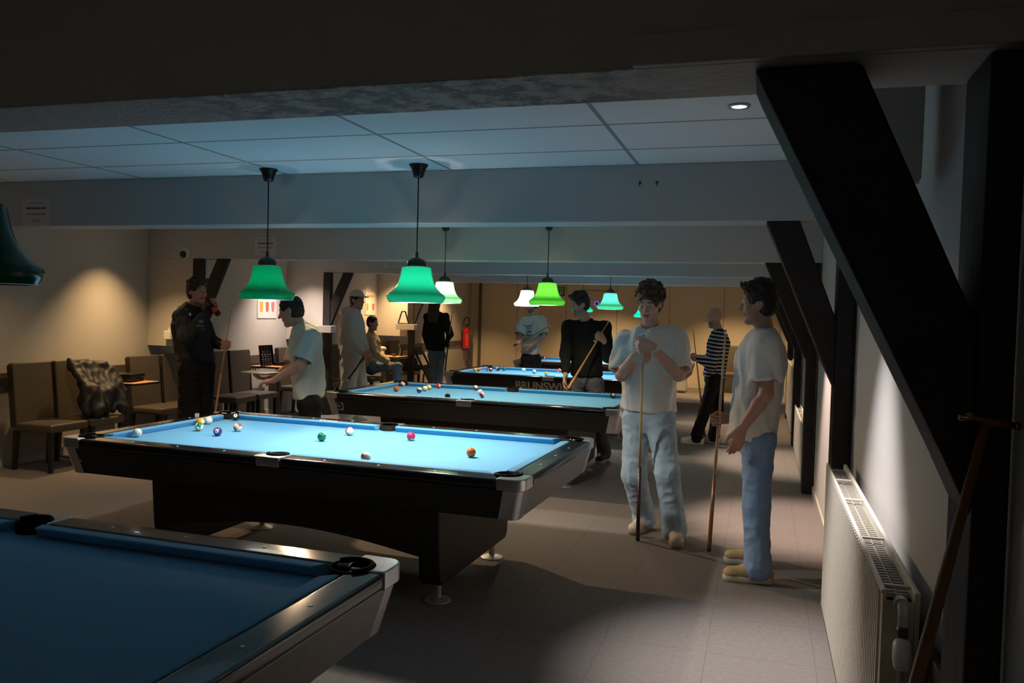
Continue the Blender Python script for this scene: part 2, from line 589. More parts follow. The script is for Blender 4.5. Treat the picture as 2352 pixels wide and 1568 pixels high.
    for sy in (-1, 1):
        pts = [(-.835, .588), (-.835, .28)] + [(-.835+1.67*i/16, .28+.085*math.sin(math.pi*i/16)) for i in range(1, 16)] + [(.835, .28), (.835, .588)]
        y0, y1 = sorted((sy*.585, sy*.55))
        MB().prism(pts, y0, y1, axis=1).build('skirt', m_leg, t)
    fr = frame3(Vector((0, -W2+.03, .65)), Vector((1, 0, 0)), Vector((0, .2, 1)).normalized(), Vector((0, -1, .2)).normalized())
    if number:
        pl = MB().box(-.038, .038, -.056, .056, -.001, .002).build('number_plate', mat('plate_grey', (.28, .26, .24), .5), t)
        pl.matrix_basis = frame3(Vector((-1.32, -W2+.029, .668)), Vector((1, 0, 0)), Vector((0, -.2, 1)).normalized(), Vector((0, -1, -.2)).normalized())
        text_mesh('number', number, .125, mat('number_black', (.01, .01, .01), .6), pl, Matrix.Translation((0, 0, .003)), .0008, bold=.004)
    if brand:
        Mx = frame3(Vector((brand[1], -W2+.0285, .655)), Vector((1, 0, 0)), Vector((0, -.2, 1)).normalized(), Vector((0, -1, -.2)).normalized())
        lt = text_mesh('lettering', brand[0], brand[2], brand[3], t, Matrix.Identity(4), .001, shear=brand[4], bold=brand[5])
        if brand[0].isupper():               # slab serifs on the straight stems
            me = lt.data
            S_ = brand[2]
            co = np.array([v.co[:] for v in me.vertices])
            par = list(range(len(co)))

            def root(i):
                while par[i] != i:
                    par[i] = par[par[i]]
                    i = par[i]
                return i
            for e in me.edges:
                par[root(e.vertices[0])] = root(e.vertices[1])
            isl = {}
            for i in range(len(co)):
                isl.setdefault(root(i), []).append(i)
            letters = sorted(isl.values(), key=lambda q: co[q, 0].min())
            y0_, y1_ = np.median([co[q, 1].min() for q in letters]), np.median([co[q, 1].max() for q in letters])
            sm = MB()
            for ch, q in zip(brand[0], letters):
                for yy, ok_ in ((y0_, 'BRNIK'), (y1_, 'BRUNWIK')):
                    if ch not in ok_:
                        continue
                    xs = np.sort(co[[i for i in q if abs(co[i, 1]-yy) < .02*S_], 0])
                    if not len(xs):
                        continue
                    runs = [[xs[0], xs[0]]]
                    for x_ in xs[1:]:
                        if x_-runs[-1][1] > .17*S_:
                            runs.append([x_, x_])
                        runs[-1][1] = x_
                    for a_, b_ in runs:
                        b_ = min(b_, a_+.14*S_) if ch in 'BR' else b_
                        h_ = .035*S_*(1 if yy == y0_ else -1)
                        sm.box(a_-.05*S_, b_+(.05*S_ if ch not in 'BR' else 0), min(yy, yy+h_), max(yy, yy+h_), -.001, .0012)
            se = sm.build('serifs', brand[3], lt)
        lt.matrix_basis = Mx
    return t


m_endapron = mat('end_apron_grey', (.30, .29, .29), .45, .6, var=.15, vscale=20)
m_cream = mat('cream_lettering', (.42, .36, .26), .6)
TY = [1.745, 4.71, 7.95, 11.2, 14.42]
TX = [-2.625, -2.572, -2.62, -2.66, -2.65]
tab1 = pool_table('dark pool table in the near left corner, unlit, cut off by the frame', TX[0], TY[0], rz=-.025)
tab2 = pool_table('brightly lit pool table in the middle with twelve balls and the chalk cube', TX[1], TY[1], rz=-.03)
tab3 = pool_table('pool table with the number 5 plate, second from the camera of the lit ones', TX[2], TY[2], number='5', rz=-.03)
tab4 = pool_table('pool table with large cream lettering along its black side', TX[3], TY[3],
                  brand=('BRUNSWICK', -.03, .147, m_cream, 0, .004), rz=-.02)
tab5 = pool_table('farthest pool table, with brown wooden rails and a dark red body', TX[4], TY[4], m_railb, m_apronb,
                  brand=('Gold Crown', -.72, .10, m_cream, .5, 0.0))
# small serifs and cabinet bolts
for x, z in ((-1.36, .692), (-1.35, .655)):
    MB().lathe([(.008, 0), (.008, .003), (.004, .004)], 12, M=axis_frame((x, -.754, z), (x, -1.7, z-.19))).build('bolt', m_chrome, tab2)

# ------------------------------------------------------------------ balls
BR = .0286


def ball_mat(name, col, stripe):
    if name in MATS:
        return MATS[name]
    m = mat(name, col, .12, coat=.4)
    nt = m.node_tree
    b = nt.nodes['Principled BSDF']
    tc = nt.nodes.new('ShaderNodeTexCoord')
    sp = nt.nodes.new('ShaderNodeSeparateXYZ')
    nt.links.new(tc.outputs['Object'], sp.inputs[0])

    def mth(op, a, v):
        n = nt.nodes.new('ShaderNodeMath')
        n.operation = op
        nt.links.new(a, n.inputs[0])
        n.inputs[1].default_value = v
        return n.outputs[0]
    spot = mth('GREATER_THAN', sp.outputs[0], BR*.86)           # number spot faces local +X
    white = spot
    if stripe:
        az = nt.nodes.new('ShaderNodeMath')
        az.operation = 'ABSOLUTE'
        nt.links.new(sp.outputs[2], az.inputs[0])
        cap = mth('GREATER_THAN', az.outputs[0], BR*.52)
        mxm = nt.nodes.new('ShaderNodeMath')
        mxm.operation = 'MAXIMUM'
        nt.links.new(cap, mxm.inputs[0])
        nt.links.new(spot, mxm.inputs[1])
        white = mxm.outputs[0]
    mx = nt.nodes.new('ShaderNodeMix')
    mx.data_type = 'RGBA'
    nt.links.new(white, mx.inputs[0])
    mx.inputs[6].default_value = (*col, 1)
    mx.inputs[7].default_value = (.82, .78, .66, 1)
    nt.links.new(mx.outputs[2], b.inputs['Base Color'])
    return m


BC = {'yellow': (.85, .42, .02), 'purple': (.06, .02, .22), 'black': (.008, .008, .012), 'green': (.0, .16, .08), 'red': (.60, .025, .03),
      'maroon': (.30, .02, .03), 'orange': (.70, .12, .02), 'brown': (.36, .055, .02), 'blue': (.02, .04, .22), 'crimson': (.50, .01, .06)}
m_cue_ball = mat('cue_ball_white', (.82, .79, .70), .12, coat=.4)
_ballmesh = None


def pool_ball(px, py, label, kind, rot=(0, 0, 0), table='t2', num=None, stripe=False):
    global _ballmesh
    p = at(px, py, Z=.752+BR)
    k_ = int(table[1])-1
    rz_ = (0, -.03, -.03, -.02, 0)[k_]
    q_ = Matrix.Rotation(-rz_, 2) @ Vector((p[0]-TX[k_], p[1]-TY[k_]))
    q_.x = max(-1.273, min(1.273, q_.x))       # the ball touches the cushion at most
    q_.y = max(-.563, min(.563, q_.y))
    q_ = Matrix.Rotation(rz_, 2) @ q_
    p = (q_.x+TX[k_], q_.y+TY[k_], p[2])
    m = m_cue_ball if kind == 'white' else ball_mat('ball_%s_%s' % (kind, 's' if stripe else 'f'), BC[kind], stripe)
    o = MB().ball((0, 0, 0), BR, 32).build('pool_ball', m, None, (p[0], p[1], .752+BR+.0005), smooth=True)
    o.rotation_euler = rot
    tag(o, label, 'pool ball', {'t2': 'balls on the brightly lit pool table', 't3': 'balls on the pool table with number 5',
                                't4': 'balls on the pool table with cream lettering', 't5': 'ball on the farthest pool table'}[table])
    if num:
        text_mesh('number', num, .017, mat('number_black', (.01, .01, .01), .6), o,
                  frame3(Vector((BR+.0002, 0, 0)), Vector((0, 1, 0)), Vector((0, 0, 1)), Vector((1, 0, 0))), .0002)
    return o


cz = -1.25   # turn the number spot towards the camera side
pool_ball(299, 992, 'plain white cue ball at the left end of the brightly lit table', 'white')
pool_ball(433, 966, 'solid yellow ball near the left cushion of the brightly lit table', 'yellow', (0, -.2, cz+1.0))
pool_ball(465, 964, 'white ball touching the green striped one on the brightly lit table', 'white')
pool_ball(457, 980, 'green and white striped ball in front of the white one, brightly lit table', 'green', (1.2, .3, cz), stripe=True)
pool_ball(500, 991, 'purple ball with the number 4 spot, brightly lit table', 'purple', (0, -.25, cz), num='4')
pool_ball(546, 956, 'black ball beside the far left corner pocket of the brightly lit table', 'black', (0, -.5, cz+.3), num='8')
pool_ball(546, 981, 'red-brown and white striped ball below the black one, brightly lit table', 'brown', (.8, -.4, cz), stripe=True, num='15')
pool_ball(739, 1003, 'solid green ball near the middle of the brightly lit table', 'green', (0, -.9, cz+1.9))
pool_ball(803, 990, 'red ball with a large white cap near the side pocket of the brightly lit table', 'red', (1.1, 1.1, .3), stripe=True)
pool_ball(944, 1002, 'solid crimson ball right of the far side pocket on the brightly lit table', 'crimson', (0, .9, cz+.5))
pool_ball(840, 1049, 'orange striped ball half hidden behind the near rail of the brightly lit table', 'orange', (.6, .2, 1.), stripe=True)
pool_ball(1082, 1039, 'brownish orange ball alone at the right end of the brightly lit table', 'orange', (0, 1.2, 2.2))
pool_ball(881, 879, 'red and white striped ball by the far left cushion of the number 5 table', 'red', (.9, -.2, cz+.4), 't3', stripe=True)
pool_ball(910, 893, 'solid orange ball at the left of the number 5 table', 'orange', (0, -.4, 2.), 't3')
pool_ball(963, 896, 'dark blue and white striped ball beside the yellow pair on the number 5 table', 'blue', (.3, .1, 1.), 't3', stripe=True)
pool_ball(976, 892, 'pale yellow ball, front one of the yellow pair on the number 5 table', 'yellow', (1.3, .3, .6), 't3', stripe=True)
pool_ball(985, 889, 'yellow ball with a number spot, rear of the yellow pair, number 5 table', 'yellow', (0, -.2, cz+.8), 't3')
pool_ball(1031, 881, 'solid red ball by the far cushion of the number 5 table', 'red', (0, -.1, cz+.9), 't3')
pool_ball(1113, 886, 'maroon and white striped ball left of the far side pocket of the number 5 table', 'maroon', (.5, .2, .8), 't3', stripe=True)
pool_ball(1103, 900, 'white ball in front of the maroon ones on the number 5 table', 'white', (0, 0, 0), 't3')
pool_ball(1107, 907, 'maroon ball almost touching the white one on the number 5 table', 'maroon', (.3, .9, .5), 't3', stripe=True)
pool_ball(1028, 910, 'black ball half hidden by the near rail of the number 5 table', 'black', (0, .6, 1.), 't3')
pool_ball(1416, 905, 'black ball beside the man in the white shirt on the number 5 table', 'black', (0, -.6, cz+.2), 't3')
for px, py, c, s, lb in ((1061, 848, 'yellow', 0, 'solid yellow ball at the left end of the lettered table'),
                         (1100, 848, 'orange', 0, 'solid orange ball second from the left on the lettered table'),
                         (1118, 848, 'blue', 1, 'dark blue striped ball beside the small red one on the lettered table'),
                         (1127, 849, 'crimson', 0, 'dark red ball beside the blue striped one on the lettered table'),
                         (1144, 847, 'black', 0, 'black ball left of the green one on the lettered table'),
                         (1158, 847, 'green', 0, 'dark green ball right of the black one on the lettered table'),
                         (1203, 849, 'white', 0, 'white cue ball in the middle of the lettered table'),
                         (1227, 853, 'maroon', 1, 'maroon striped ball right of the cue ball on the lettered table'),
                         (1255, 858, 'yellow', 1, 'yellow striped ball behind the near rail of the lettered table'),
                         (1285, 851, 'red', 1, 'red striped ball beside the arm of the man in black on the lettered table'),
                         (1389, 851, 'orange', 1, 'orange striped ball right of the man in black on the lettered table')):
    pool_ball(px, py, lb, c, (random.Random(px).uniform(0, 2), random.Random(px+1).uniform(-1, 1), random.Random(px+2).uniform(0, 6)), 't4', stripe=bool(s))
pool_ball(1257, 817, 'red ball at the far left pocket of the farthest table', 'red', (0, 0, cz), 't5')
# chalk cubes
p = Vector((TX[1], TY[1], 0)) + Matrix.Rotation(-.03, 3, 'Z') @ Vector((-1.435, .38, 0))
t = thing('chalk_cube', 'small chalk cube on the left rail of the brightly lit table', 'chalk', (p[0], p[1], .7902), .3)
MB().box(-.012, .012, -.012, .012, 0, .022).build('block', mat('chalk_white', (.6, .62, .6), .9), t, bevel=.001)
MB().box(-.0115, .0115, -.0115, .0115, .0225, .024).build('chalk_face', mat('chalk_blue', (.1, .3, .45), .95), t)


# ------------------------------------------------------------------ lamps over the tables
def glass(name, tint, dens):
    """pressed coloured glass shade: white inside, coloured outside, lets the bulb's light through"""
    m = bpy.data.materials.new(name)
    m.use_nodes = True
    nt = m.node_tree
    nt.nodes.clear()
    out = nt.nodes.new('ShaderNodeOutputMaterial')
    tr = nt.nodes.new('ShaderNodeBsdfTranslucent')
    tr.inputs[0].default_value = (*[c*dens for c in tint], 1)
    df = nt.nodes.new('ShaderNodeBsdfDiffuse')
    geo = nt.nodes.new('ShaderNodeNewGeometry')
    mxc = nt.nodes.new('ShaderNodeMix')
    mxc.data_type = 'RGBA'
    mxc.inputs[6].default_value = (*[c*.10 for c in tint], 1)
    mxc.inputs[7].default_value = (.55, .55, .52, 1)
    nt.links.new(geo.outputs['Backfacing'], mxc.inputs[0])
    nt.links.new(mxc.outputs[2], df.inputs[0])
    add = nt.nodes.new('ShaderNodeAddShader')
    nt.links.new(tr.outputs[0], add.inputs[0])
    nt.links.new(df.outputs[0], add.inputs[1])
    gl = nt.nodes.new('ShaderNodeBsdfGlossy')
    gl.inputs['Roughness'].default_value = .15
    fr = nt.nodes.new('ShaderNodeFresnel')
    fr.inputs[0].default_value = 1.35
    ms = nt.nodes.new('ShaderNodeMixShader')
    nt.links.new(fr.outputs[0], ms.inputs[0])
    nt.links.new(add.outputs[0], ms.inputs[1])
    nt.links.new(gl.outputs[0], ms.inputs[2])
    nt.links.new(ms.outputs[0], out.inputs[0])
    return m


SHADE = [(.166, 0), (.170, .004), (.181, .022), (.184, .034), (.178, .048), (.157, .064), (.134, .086), (.117, .113), (.106, .142),
         (.099, .170), (.094, .198), (.091, .213), (.086, .220), (.060, .224)]


def spline_prof(pr, sub=4):
    out = []
    for i in range(len(pr)-1):
        p0, p1, p2, p3 = [pr[max(0, min(len(pr)-1, i+k))] for k in (-1, 0, 1, 2)]
        for j in range(sub):
            u = j/sub
            out.append(tuple(.5*((2*b)+(-a+c)*u+(2*a-5*b+4*c-d)*u*u+(-a+3*b-3*c+d)*u**3) for a, b, c, d in zip(p0, p1, p2, p3)))
    return out+[pr[-1]]


SHADE = spline_prof(SHADE)
m_cap = mat('lamp_cap', (.05, .055, .055), .35, .6)
m_bulb = mat('bulb_glass', (.9, .9, .9), .3, emis=(1, .95, .86), estr=6.0)


def pendant(x, y, z, label, tint, dens, power=POOL_W, col=(1, .93, .83), lit=True):
    t = thing('pendant_lamp', label, 'lamp', (x, y, z), group='green glass lamps hanging over the pool tables')
    g = glass('shade_glass_%d' % (len(bpy.data.materials)), tint, dens)
    MB().lathe(SHADE, 48, close=False).build('shade', g, t, smooth=True)
    MB().lathe([(.1655, -.001), (.1685, .001), (.1655, .003), (.162, .001), (.1655, -.001)], 48, close=False).build('rim', m_alu, t, smooth=True)
    MB().lathe([(.058, .222), (.060, .232), (.060, .250), (.052, .264), (.030, .276), (.012, .284), (.009, .312), (.006, .318)], 28).build('cap', m_cap, t, bevel=.002)
    MB().tube([(0, 0, .315), (.001, 0, (ZC-z)*.5+.15), (0, 0, ZC-z-.075)], .0042, 8).build('cord', m_cord, t, smooth=True)
    MB().lathe([(.012, -.085), (.030, -.078), (.036, -.055), (.046, -.025), (.058, -.008), (.060, -.0005)], 28, (0, 0, ZC-z)).build('ceiling_cup', m_black, t, smooth=True)
    MB().ball((0, 0, .128), .026, 16, sc=(1, 1, 1.5)).build('bulb', m_bulb if lit else m_white, t, smooth=True)
    MB().lathe([(.014, .185), (.018, .20), (.018, .222), (.016, .224)], 16).build('socket', m_white, t)
    if lit:
        for zb_, pw in ((.088, .6), (.168, .4)):      # a long bulb: light from its tip and from its neck
            ld = bpy.data.lights.new('bulb_light', 'POINT')
            ld.energy = power*pw
            ld.color = col
            ld.shadow_soft_size = .03
            lo = bpy.data.objects.new('bulb_light', ld)
            COL.objects.link(lo)
            lo.parent = t
            lo.location = (0, 0, zb_)
    return t


TEAL, GREEN, WHITE = (.0, .62, .36), (.02, .62, .12), (.45, .85, .6)
pendant(-2.085, 1.72, 1.665, 'unlit dark green lamp at the left edge of the picture', TEAL, .1, lit=False)
pendant(-3.16, 4.75, 1.665, 'green lamp over the left half of the brightly lit table', (.0, .55, .19), .0062, POOL_W*.7)
pendant(-2.085, 4.75, 1.668, 'large teal lamp over the right half of the brightly lit table', (.008, .55, .28), .0095, POOL_W*1.4)
pendant(-3.17, 7.95, 1.697, 'pale green lamp partly behind the large teal lamp, over the number 5 table', (.22, .8, .35), .075, POOL_W*.65, (1, .85, .65))
pendant(-2.07, 7.95, 1.702, 'bright yellow-green lamp over the right half of the number 5 table', (.09, .70, .05), .034, POOL_W*.65, (1, .80, .55))
pendant(-3.21, 11.2, 1.712, 'almost white glowing lamp behind the yellow-green one, over the lettered table', (.45, .9, .65), .16)
pendant(-2.02, 11.2, 1.695, 'small teal lamp with white rim right of the man in black', (.06, .68, .36), .026)
pendant(-3.09, 14.4, 1.66, 'far lamp hidden behind the head of the man in black', TEAL, .05)
pendant(-1.99, 14.4, 1.59, 'far low lamp whose rim shows beside the chin of the curly haired man', TEAL, .05)


# ------------------------------------------------------------------ recessed downlights
m_spotglow = mat('halogen_glow', (1, 1, 1), .5, emis=(1, .96, .9), estr=14.0)


def downlight(x, y, label, power, col, aim=(0, 0, -1), size=100, blend=.6, z=ZC):
    t = thing('downlight', label, 'ceiling spotlight', (x, y, z), group='recessed ceiling spotlights')
    MB().lathe([(.030, -.001), (.045, -.001), (.047, -.004), (.044, -.009), (.034, -.009), (.030, -.004)], 28).build('ring', m_alu, t, smooth=True)
    MB().lathe([(.031, -.0035), (.031, -.0055)], 24).build('glass', m_spotglow, t)
    ld = bpy.data.lights.new('halogen_light', 'SPOT')
    ld.energy = power
    ld.color = col
    ld.spot_size = math.radians(size)
    ld.spot_blend = blend
    ld.shadow_soft_size = .03
    lo = bpy.data.objects.new('halogen_light', ld)
    COL.objects.link(lo)
    lo.parent = t
    lo.location = (0, 0, -.016)
    lo.rotation_euler = Vector(aim).to_track_quat('-Z', 'Y').to_euler()
    return t


WARM, PINK, COOL = (1, .64, .30), (1, .80, .70), (1, .95, .95)
RA = (.2, .03, -1)
downlight(-.13, 3.65, 'lit ceiling spotlight left of the near timber brace', SPOT_W*2.0, COOL, (.14, .05, -1), 54, .9)
downlight(-.13, 6.75, 'ceiling spotlight in the second bay on the right, above the man in profile', SPOT_W*2.4, (1, .76, .65), RA, 50, .8)
downlight(-.13, 9.7, 'ceiling spotlight in the third bay on the right, above the bald man', SPOT_W*2.0, (1, .78, .62), RA, 54, .8)
downlight(-.13, 12.8, 'ceiling spotlight in the fourth bay on the right', SPOT_W*.9, WARM, RA, 80, .5)
downlight(-.6, 16.9, 'ceiling spotlight in the last bay on the right', SPOT_W*2.0, WARM, (.0, .5, -1), 90)
downlight(-3.4, 16.9, 'ceiling spotlight in the middle of the last bay', SPOT_W*2.0, WARM, (.0, .5, -1), 90)
downlight(-6.78, 4.15, 'ceiling spotlight outside the picture on the left in the first bay', SPOT_W*.35, WARM, (0, 0, -1), 76, .5)
downlight(-6.5, 7.35, 'ceiling spotlight over the jacket on the left chairs', SPOT_W*1.15, WARM, (0, 0, -1), 92, 1)
downlight(-4.6, 7.5, 'ceiling spotlight between the second and third beams, above the leaning man', SPOT_W*2.4, (1, .68, .40), (2.8, -1.7, -2.4), 74, .9)
downlight(-5.6, 5.7, 'ceiling spotlight near the chairs in the second bay on the left', SPOT_W*.3, WARM, (0, 0, -1), 130, .6)
downlight(-6.52, 10.5, 'ceiling spotlight over the bottle table on the left', SPOT_W*1.5, PINK, (0, 0, -1), 92, 1)
downlight(-6.52, 13.75, 'ceiling spotlight over the seated man', SPOT_W*1.6, WARM, (0, 0, -1), 92, 1)
downlight(-6.5, 16.9, 'ceiling spotlight in the last bay on the left', SPOT_W*1.3, WARM, (0, .3, -1), 90)
downlight(-1.5, -3.0, 'added dim fill light behind the camera', SPOT_W*.30, (1, .90, .78), (0, 0, -1), 150, 1)  # unseen fill light, added to brighten the near beam's face


# ------------------------------------------------------------------ soft shapes: distance fields turned into one skin
class Field:
    def __init__(s, lo, hi, h):
        s.lo = np.array(lo, np.float32)
        s.h = np.float32(h)
        s.n = np.maximum(4, np.ceil((np.array(hi)-np.array(lo))/h).astype(int)+1)
        s.D = np.full(s.n, 1.0, np.float32)

    def _sub(s, a, b):
        i0 = np.clip(np.floor((a-s.lo)/s.h).astype(int), 0, s.n)
        i1 = np.clip(np.ceil((b-s.lo)/s.h).astype(int)+1, 0, s.n)
        sl = tuple(slice(p, q) for p, q in zip(i0, i1))
        ax = [s.lo[k]+s.h*np.arange(i0[k], i1[k], dtype=np.float32) for k in range(3)]
        return sl, ax[0][:, None, None], ax[1][None, :, None], ax[2][None, None, :]

    def _mix(s, sl, d, k, sub):
        A = s.D[sl]
        if sub:
            d = -d
            hh = np.maximum(k-np.abs(A-d), 0)/k if k else 0
            s.D[sl] = np.maximum(A, d) + (hh*hh*k*.25 if k else 0)
        else:
            hh = np.maximum(k-np.abs(A-d), 0)/k if k else 0
            s.D[sl] = np.minimum(A, d) - (hh*hh*k*.25 if k else 0)

    def cone(s, a, b, ra, rb, k=.02, sq=None, sub=False):
        """tapered limb; sq=(axis, factor) makes it thinner along an axis"""
        a, b = np.array(a, np.float32), np.array(b, np.float32)
        R = max(ra, rb)+k+2*s.h
        sl, X, Y, Z = s._sub(np.minimum(a, b)-R, np.maximum(a, b)+R)
        px, py, pz = X-a[0], Y-a[1], Z-a[2]
        ba = b-a
        if sq is not None:
            n, f = np.array(sq[0], np.float32), sq[1]-1
            dn = (px*n[0]+py*n[1]+pz*n[2])*f
            px, py, pz = px+n[0]*dn, py+n[1]*dn, pz+n[2]*dn
            ba = ba+n*np.dot(ba, n)*f
        L = max(float(ba@ba), 1e-9)
        t = np.clip((px*ba[0]+py*ba[1]+pz*ba[2])/L, 0, 1)
        d = np.sqrt((px-t*ba[0])**2+(py-t*ba[1])**2+(pz-t*ba[2])**2)-(ra+t*(rb-ra))
        s._mix(sl, d.astype(np.float32), k, sub)

    def ell(s, c, r, ax=None, k=.02, sub=False):
        c = np.array(c, np.float32)
        R = max(r)+k+2*s.h
        sl, X, Y, Z = s._sub(c-R, c+R)
        px, py, pz = X-c[0], Y-c[1], Z-c[2]
        if ax is None:
            q = (px, py, pz)
        else:
            q = [px*v[0]+py*v[1]+pz*v[2] for v in ax]
        k0 = np.sqrt(sum((qi/ri)**2 for qi, ri in zip(q, r)))
        k1 = np.sqrt(sum((qi/ri**2)**2 for qi, ri in zip(q, r)))
        d = k0*(k0-1)/np.maximum(k1, 1e-6)
        s._mix(sl, d.astype(np.float32), k, sub)

    def cut(s, p, n, lo=None, hi=None, k=.0):
        """removes everything on the side the normal points to"""
        p, n = np.array(p, np.float32), np.array(n, np.float32)
        n = n/np.linalg.norm(n)
        sl, X, Y, Z = s._sub(s.lo if lo is None else np.array(lo), s.lo+s.h*s.n if hi is None else np.array(hi))
        d = -((X-p[0])*n[0]+(Y-p[1])*n[1]+(Z-p[2])*n[2])
        s._mix(sl, d.astype(np.float32)+np.zeros_like(s.D[sl]), k, True)

    def skin(s):
        D = s.D
        D[0], D[-1], D[:, 0], D[:, -1], D[:, :, 0], D[:, :, -1] = 1, 1, 1, 1, 1, 1
        S = D < 0
        n = s.n
        c = np.zeros(n-1, np.int8)
        for i in (0, 1):
            for j in (0, 1):
                for k in (0, 1):
                    c += S[i:n[0]-1+i, j:n[1]-1+j, k:n[2]-1+k]
        act = np.argwhere((c > 0) & (c < 8))
        idx = np.full(n-1, -1, np.int32)
        idx[act[:, 0], act[:, 1], act[:, 2]] = np.arange(len(act))
        cor = [(i, j, k) for i in (0, 1) for j in (0, 1) for k in (0, 1)]
        V = np.stack([D[act[:, 0]+i, act[:, 1]+j, act[:, 2]+k] for i, j, k in cor], 1)
        acc = np.zeros((len(act), 3))
        cnt = np.zeros(len(act))
        for a in range(8):
            for b in range(a+1, 8):
                if sum(abs(p-q) for p, q in zip(cor[a], cor[b])) != 1:
                    continue
                va, vb = V[:, a], V[:, b]
                x = (va < 0) != (vb < 0)
                t = np.where(x, va/np.where(x, va-vb, 1), 0)
                acc += np.where(x[:, None], np.array(cor[a])+t[:, None]*(np.array(cor[b])-np.array(cor[a])), 0)
                cnt += x
        P = s.lo+s.h*(act+acc/cnt[:, None])
        quads = []
        for ax in range(3):
            sl0 = [slice(None)]*3
            sl1 = [slice(None)]*3
            sl0[ax], sl1[ax] = slice(0, -1), slice(1, None)
            A, B = S[tuple(sl0)], S[tuple(sl1)]
            e = np.argwhere(A != B)
            o1, o2 = (ax+1) % 3, (ax+2) % 3
            e = e[(e[:, o1] > 0) & (e[:, o2] > 0) & (e[:, o1] < n[o1]-1) & (e[:, o2] < n[o2]-1)]
            q = []
            for da, db in ((-1, -1), (0, -1), (0, 0), (-1, 0)):
                f = e.copy()
                f[:, o1] += da
                f[:, o2] += db
                q.append(idx[f[:, 0], f[:, 1], f[:, 2]])
            q = np.stack(q, 1)
            fl = A[e[:, 0], e[:, 1], e[:, 2]]
            q[~fl] = q[~fl][:, ::-1]
            quads.append(q)
        F = np.concatenate(quads)
        return P, F[(F >= 0).all(1)]


def vnoise(P, seed=0):
    """smooth value noise, -1..1"""
    P = np.asarray(P, np.float64)
    i = np.floor(P).astype(np.int64)
    f = P-i
    f = f*f*(3-2*f)

    def hsh(a):
        n = (a[:, 0]*73856093) ^ (a[:, 1]*19349663) ^ (a[:, 2]*83492791) ^ (seed*2654435761)
        n = (n ^ (n >> 13))*1274126177 & 0x7fffffff
        return (n ^ (n >> 16)) % 10007/5003.5-1
    r = 0
    for a in (0, 1):
        for b in (0, 1):
            for c in (0, 1):
                w = (f[:, 0] if a else 1-f[:, 0])*(f[:, 1] if b else 1-f[:, 1])*(f[:, 2] if c else 1-f[:, 2])
                r = r+w*hsh(i+np.array([a, b, c]))
    return r


def vnormals(P, F):
    n = np.cross(P[F[:, 2]]-P[F[:, 0]], P[F[:, 3]]-P[F[:, 1]])
    N = np.zeros_like(P)
    for k in range(4):
        np.add.at(N, F[:, k], n)
    return N/np.maximum(np.linalg.norm(N, axis=1, keepdims=True), 1e-12)


def relax(P, F, it=2, w=.5):
    for _ in range(it):
        A = np.zeros_like(P)
        c = np.zeros(len(P))
        for k in range(4):
            np.add.at(A, F[:, k], P[F[:, (k+1) % 4]]+P[F[:, (k+3) % 4]])
            np.add.at(c, F[:, k], 2)
        P = P*(1-w)+w*A/np.maximum(c, 1)[:, None]
    return P


def skin_object(name, fld, m, parent, origin, folds=0.0, fscale=(9, 9, 5), seed=0, rel=1, tint=None, rough=0.0, rscale=40):
    P, F = fld.skin()
    if rel:
        P = relax(P, F, rel)
    if folds or rough:
        N = vnormals(P, F)
        if folds:
            d = vnoise(P*np.array(fscale)+vnoise(P*4, seed+9)[:, None]*.6, seed)
            d = .65*(1-2*np.abs(d))+.35*vnoise(P*np.array(fscale)*2.3, seed+3)
            P = P+N*(folds*d)[:, None]
        if rough:
            P = P+N*(rough*vnoise(P*rscale, seed+5))[:, None]
    P = P-np.array(origin)
    me = bpy.data.meshes.new(name)
    me.vertices.add(len(P))
    me.vertices.foreach_set('co', P.astype(np.float32).ravel())
    me.loops.add(len(F)*4)
    me.loops.foreach_set('vertex_index', F.astype(np.int32).ravel())
    me.polygons.add(len(F))
    me.polygons.foreach_set('loop_start', np.arange(0, len(F)*4, 4, dtype=np.int32))
    me.polygons.foreach_set('loop_total', np.full(len(F), 4, dtype=np.int32))
    me.update(calc_edges=True)
    if tint is not None:
        at_ = me.color_attributes.new('tint', 'FLOAT_COLOR', 'POINT')
        at_.data.foreach_set('color', tint(P+np.array(origin)).astype(np.float32).ravel())
    return finish(name, me, m, parent, smooth=True)


# ------------------------------------------------------------------ chairs
m_leather = mat('chair_leather', (.095, .076, .054), .4, var=.12, vscale=9, bump=.12, bscale=180)
m_leather_side = mat('chair_leather_edge', (.022, .016, .012), .5, var=.2, vscale=9)
m_chairleg = mat('chair_leg_wood', (.014, .010, .008), .45, var=.3)


def make_chair():
    t = thing('dining_chair', '', 'chair')
    s = MB().box(-.20, .225, -.225, .225, .375, .455).build('seat', m_leather, t, bevel=.022, seg=3)
    M = Matrix.Rotation(math.radians(-5), 4, 'Y')
    b = MB()
    b.box(-.035, .035, -.222, .222, 0, .62, M=Matrix.Translation((-.222, 0, .40)) @ M)
    b = b.build('backrest', m_leather, t, bevel=.016, seg=3)
    for ya, yb in ((-.228, -.222), (.222, .228)):
        MB().box(-.034, .030, ya, yb, .02, .60, M=Matrix.Translation((-.222, 0, .40)) @ M).build('side_panel', m_leather_side, b)
    for sx, sy in ((1, 1), (1, -1), (-1, 1), (-1, -1)):
        x, y = (.195 if sx > 0 else -.215), sy*.195
        dx = -.03 if sx < 0 else 0.0
        MB().hexa((x-.018+dx, x+.018+dx, y-.018, y+.018), (x-.024, x+.024, y-.024, y+.024), 0, .38).build('leg', m_chairleg, t, bevel=.003)
    return t


_chair0 = make_chair()
_used = []


def chair(x, y, deg, label, group='brown leather chairs along the left wall'):
    o = copy_tree(_chair0) if _used else _chair0
    _used.append(1)
    o.location = (x, y, 0)
    o.rotation_euler = (0, 0, math.radians(deg))
    return tag(o, label, 'chair', group)


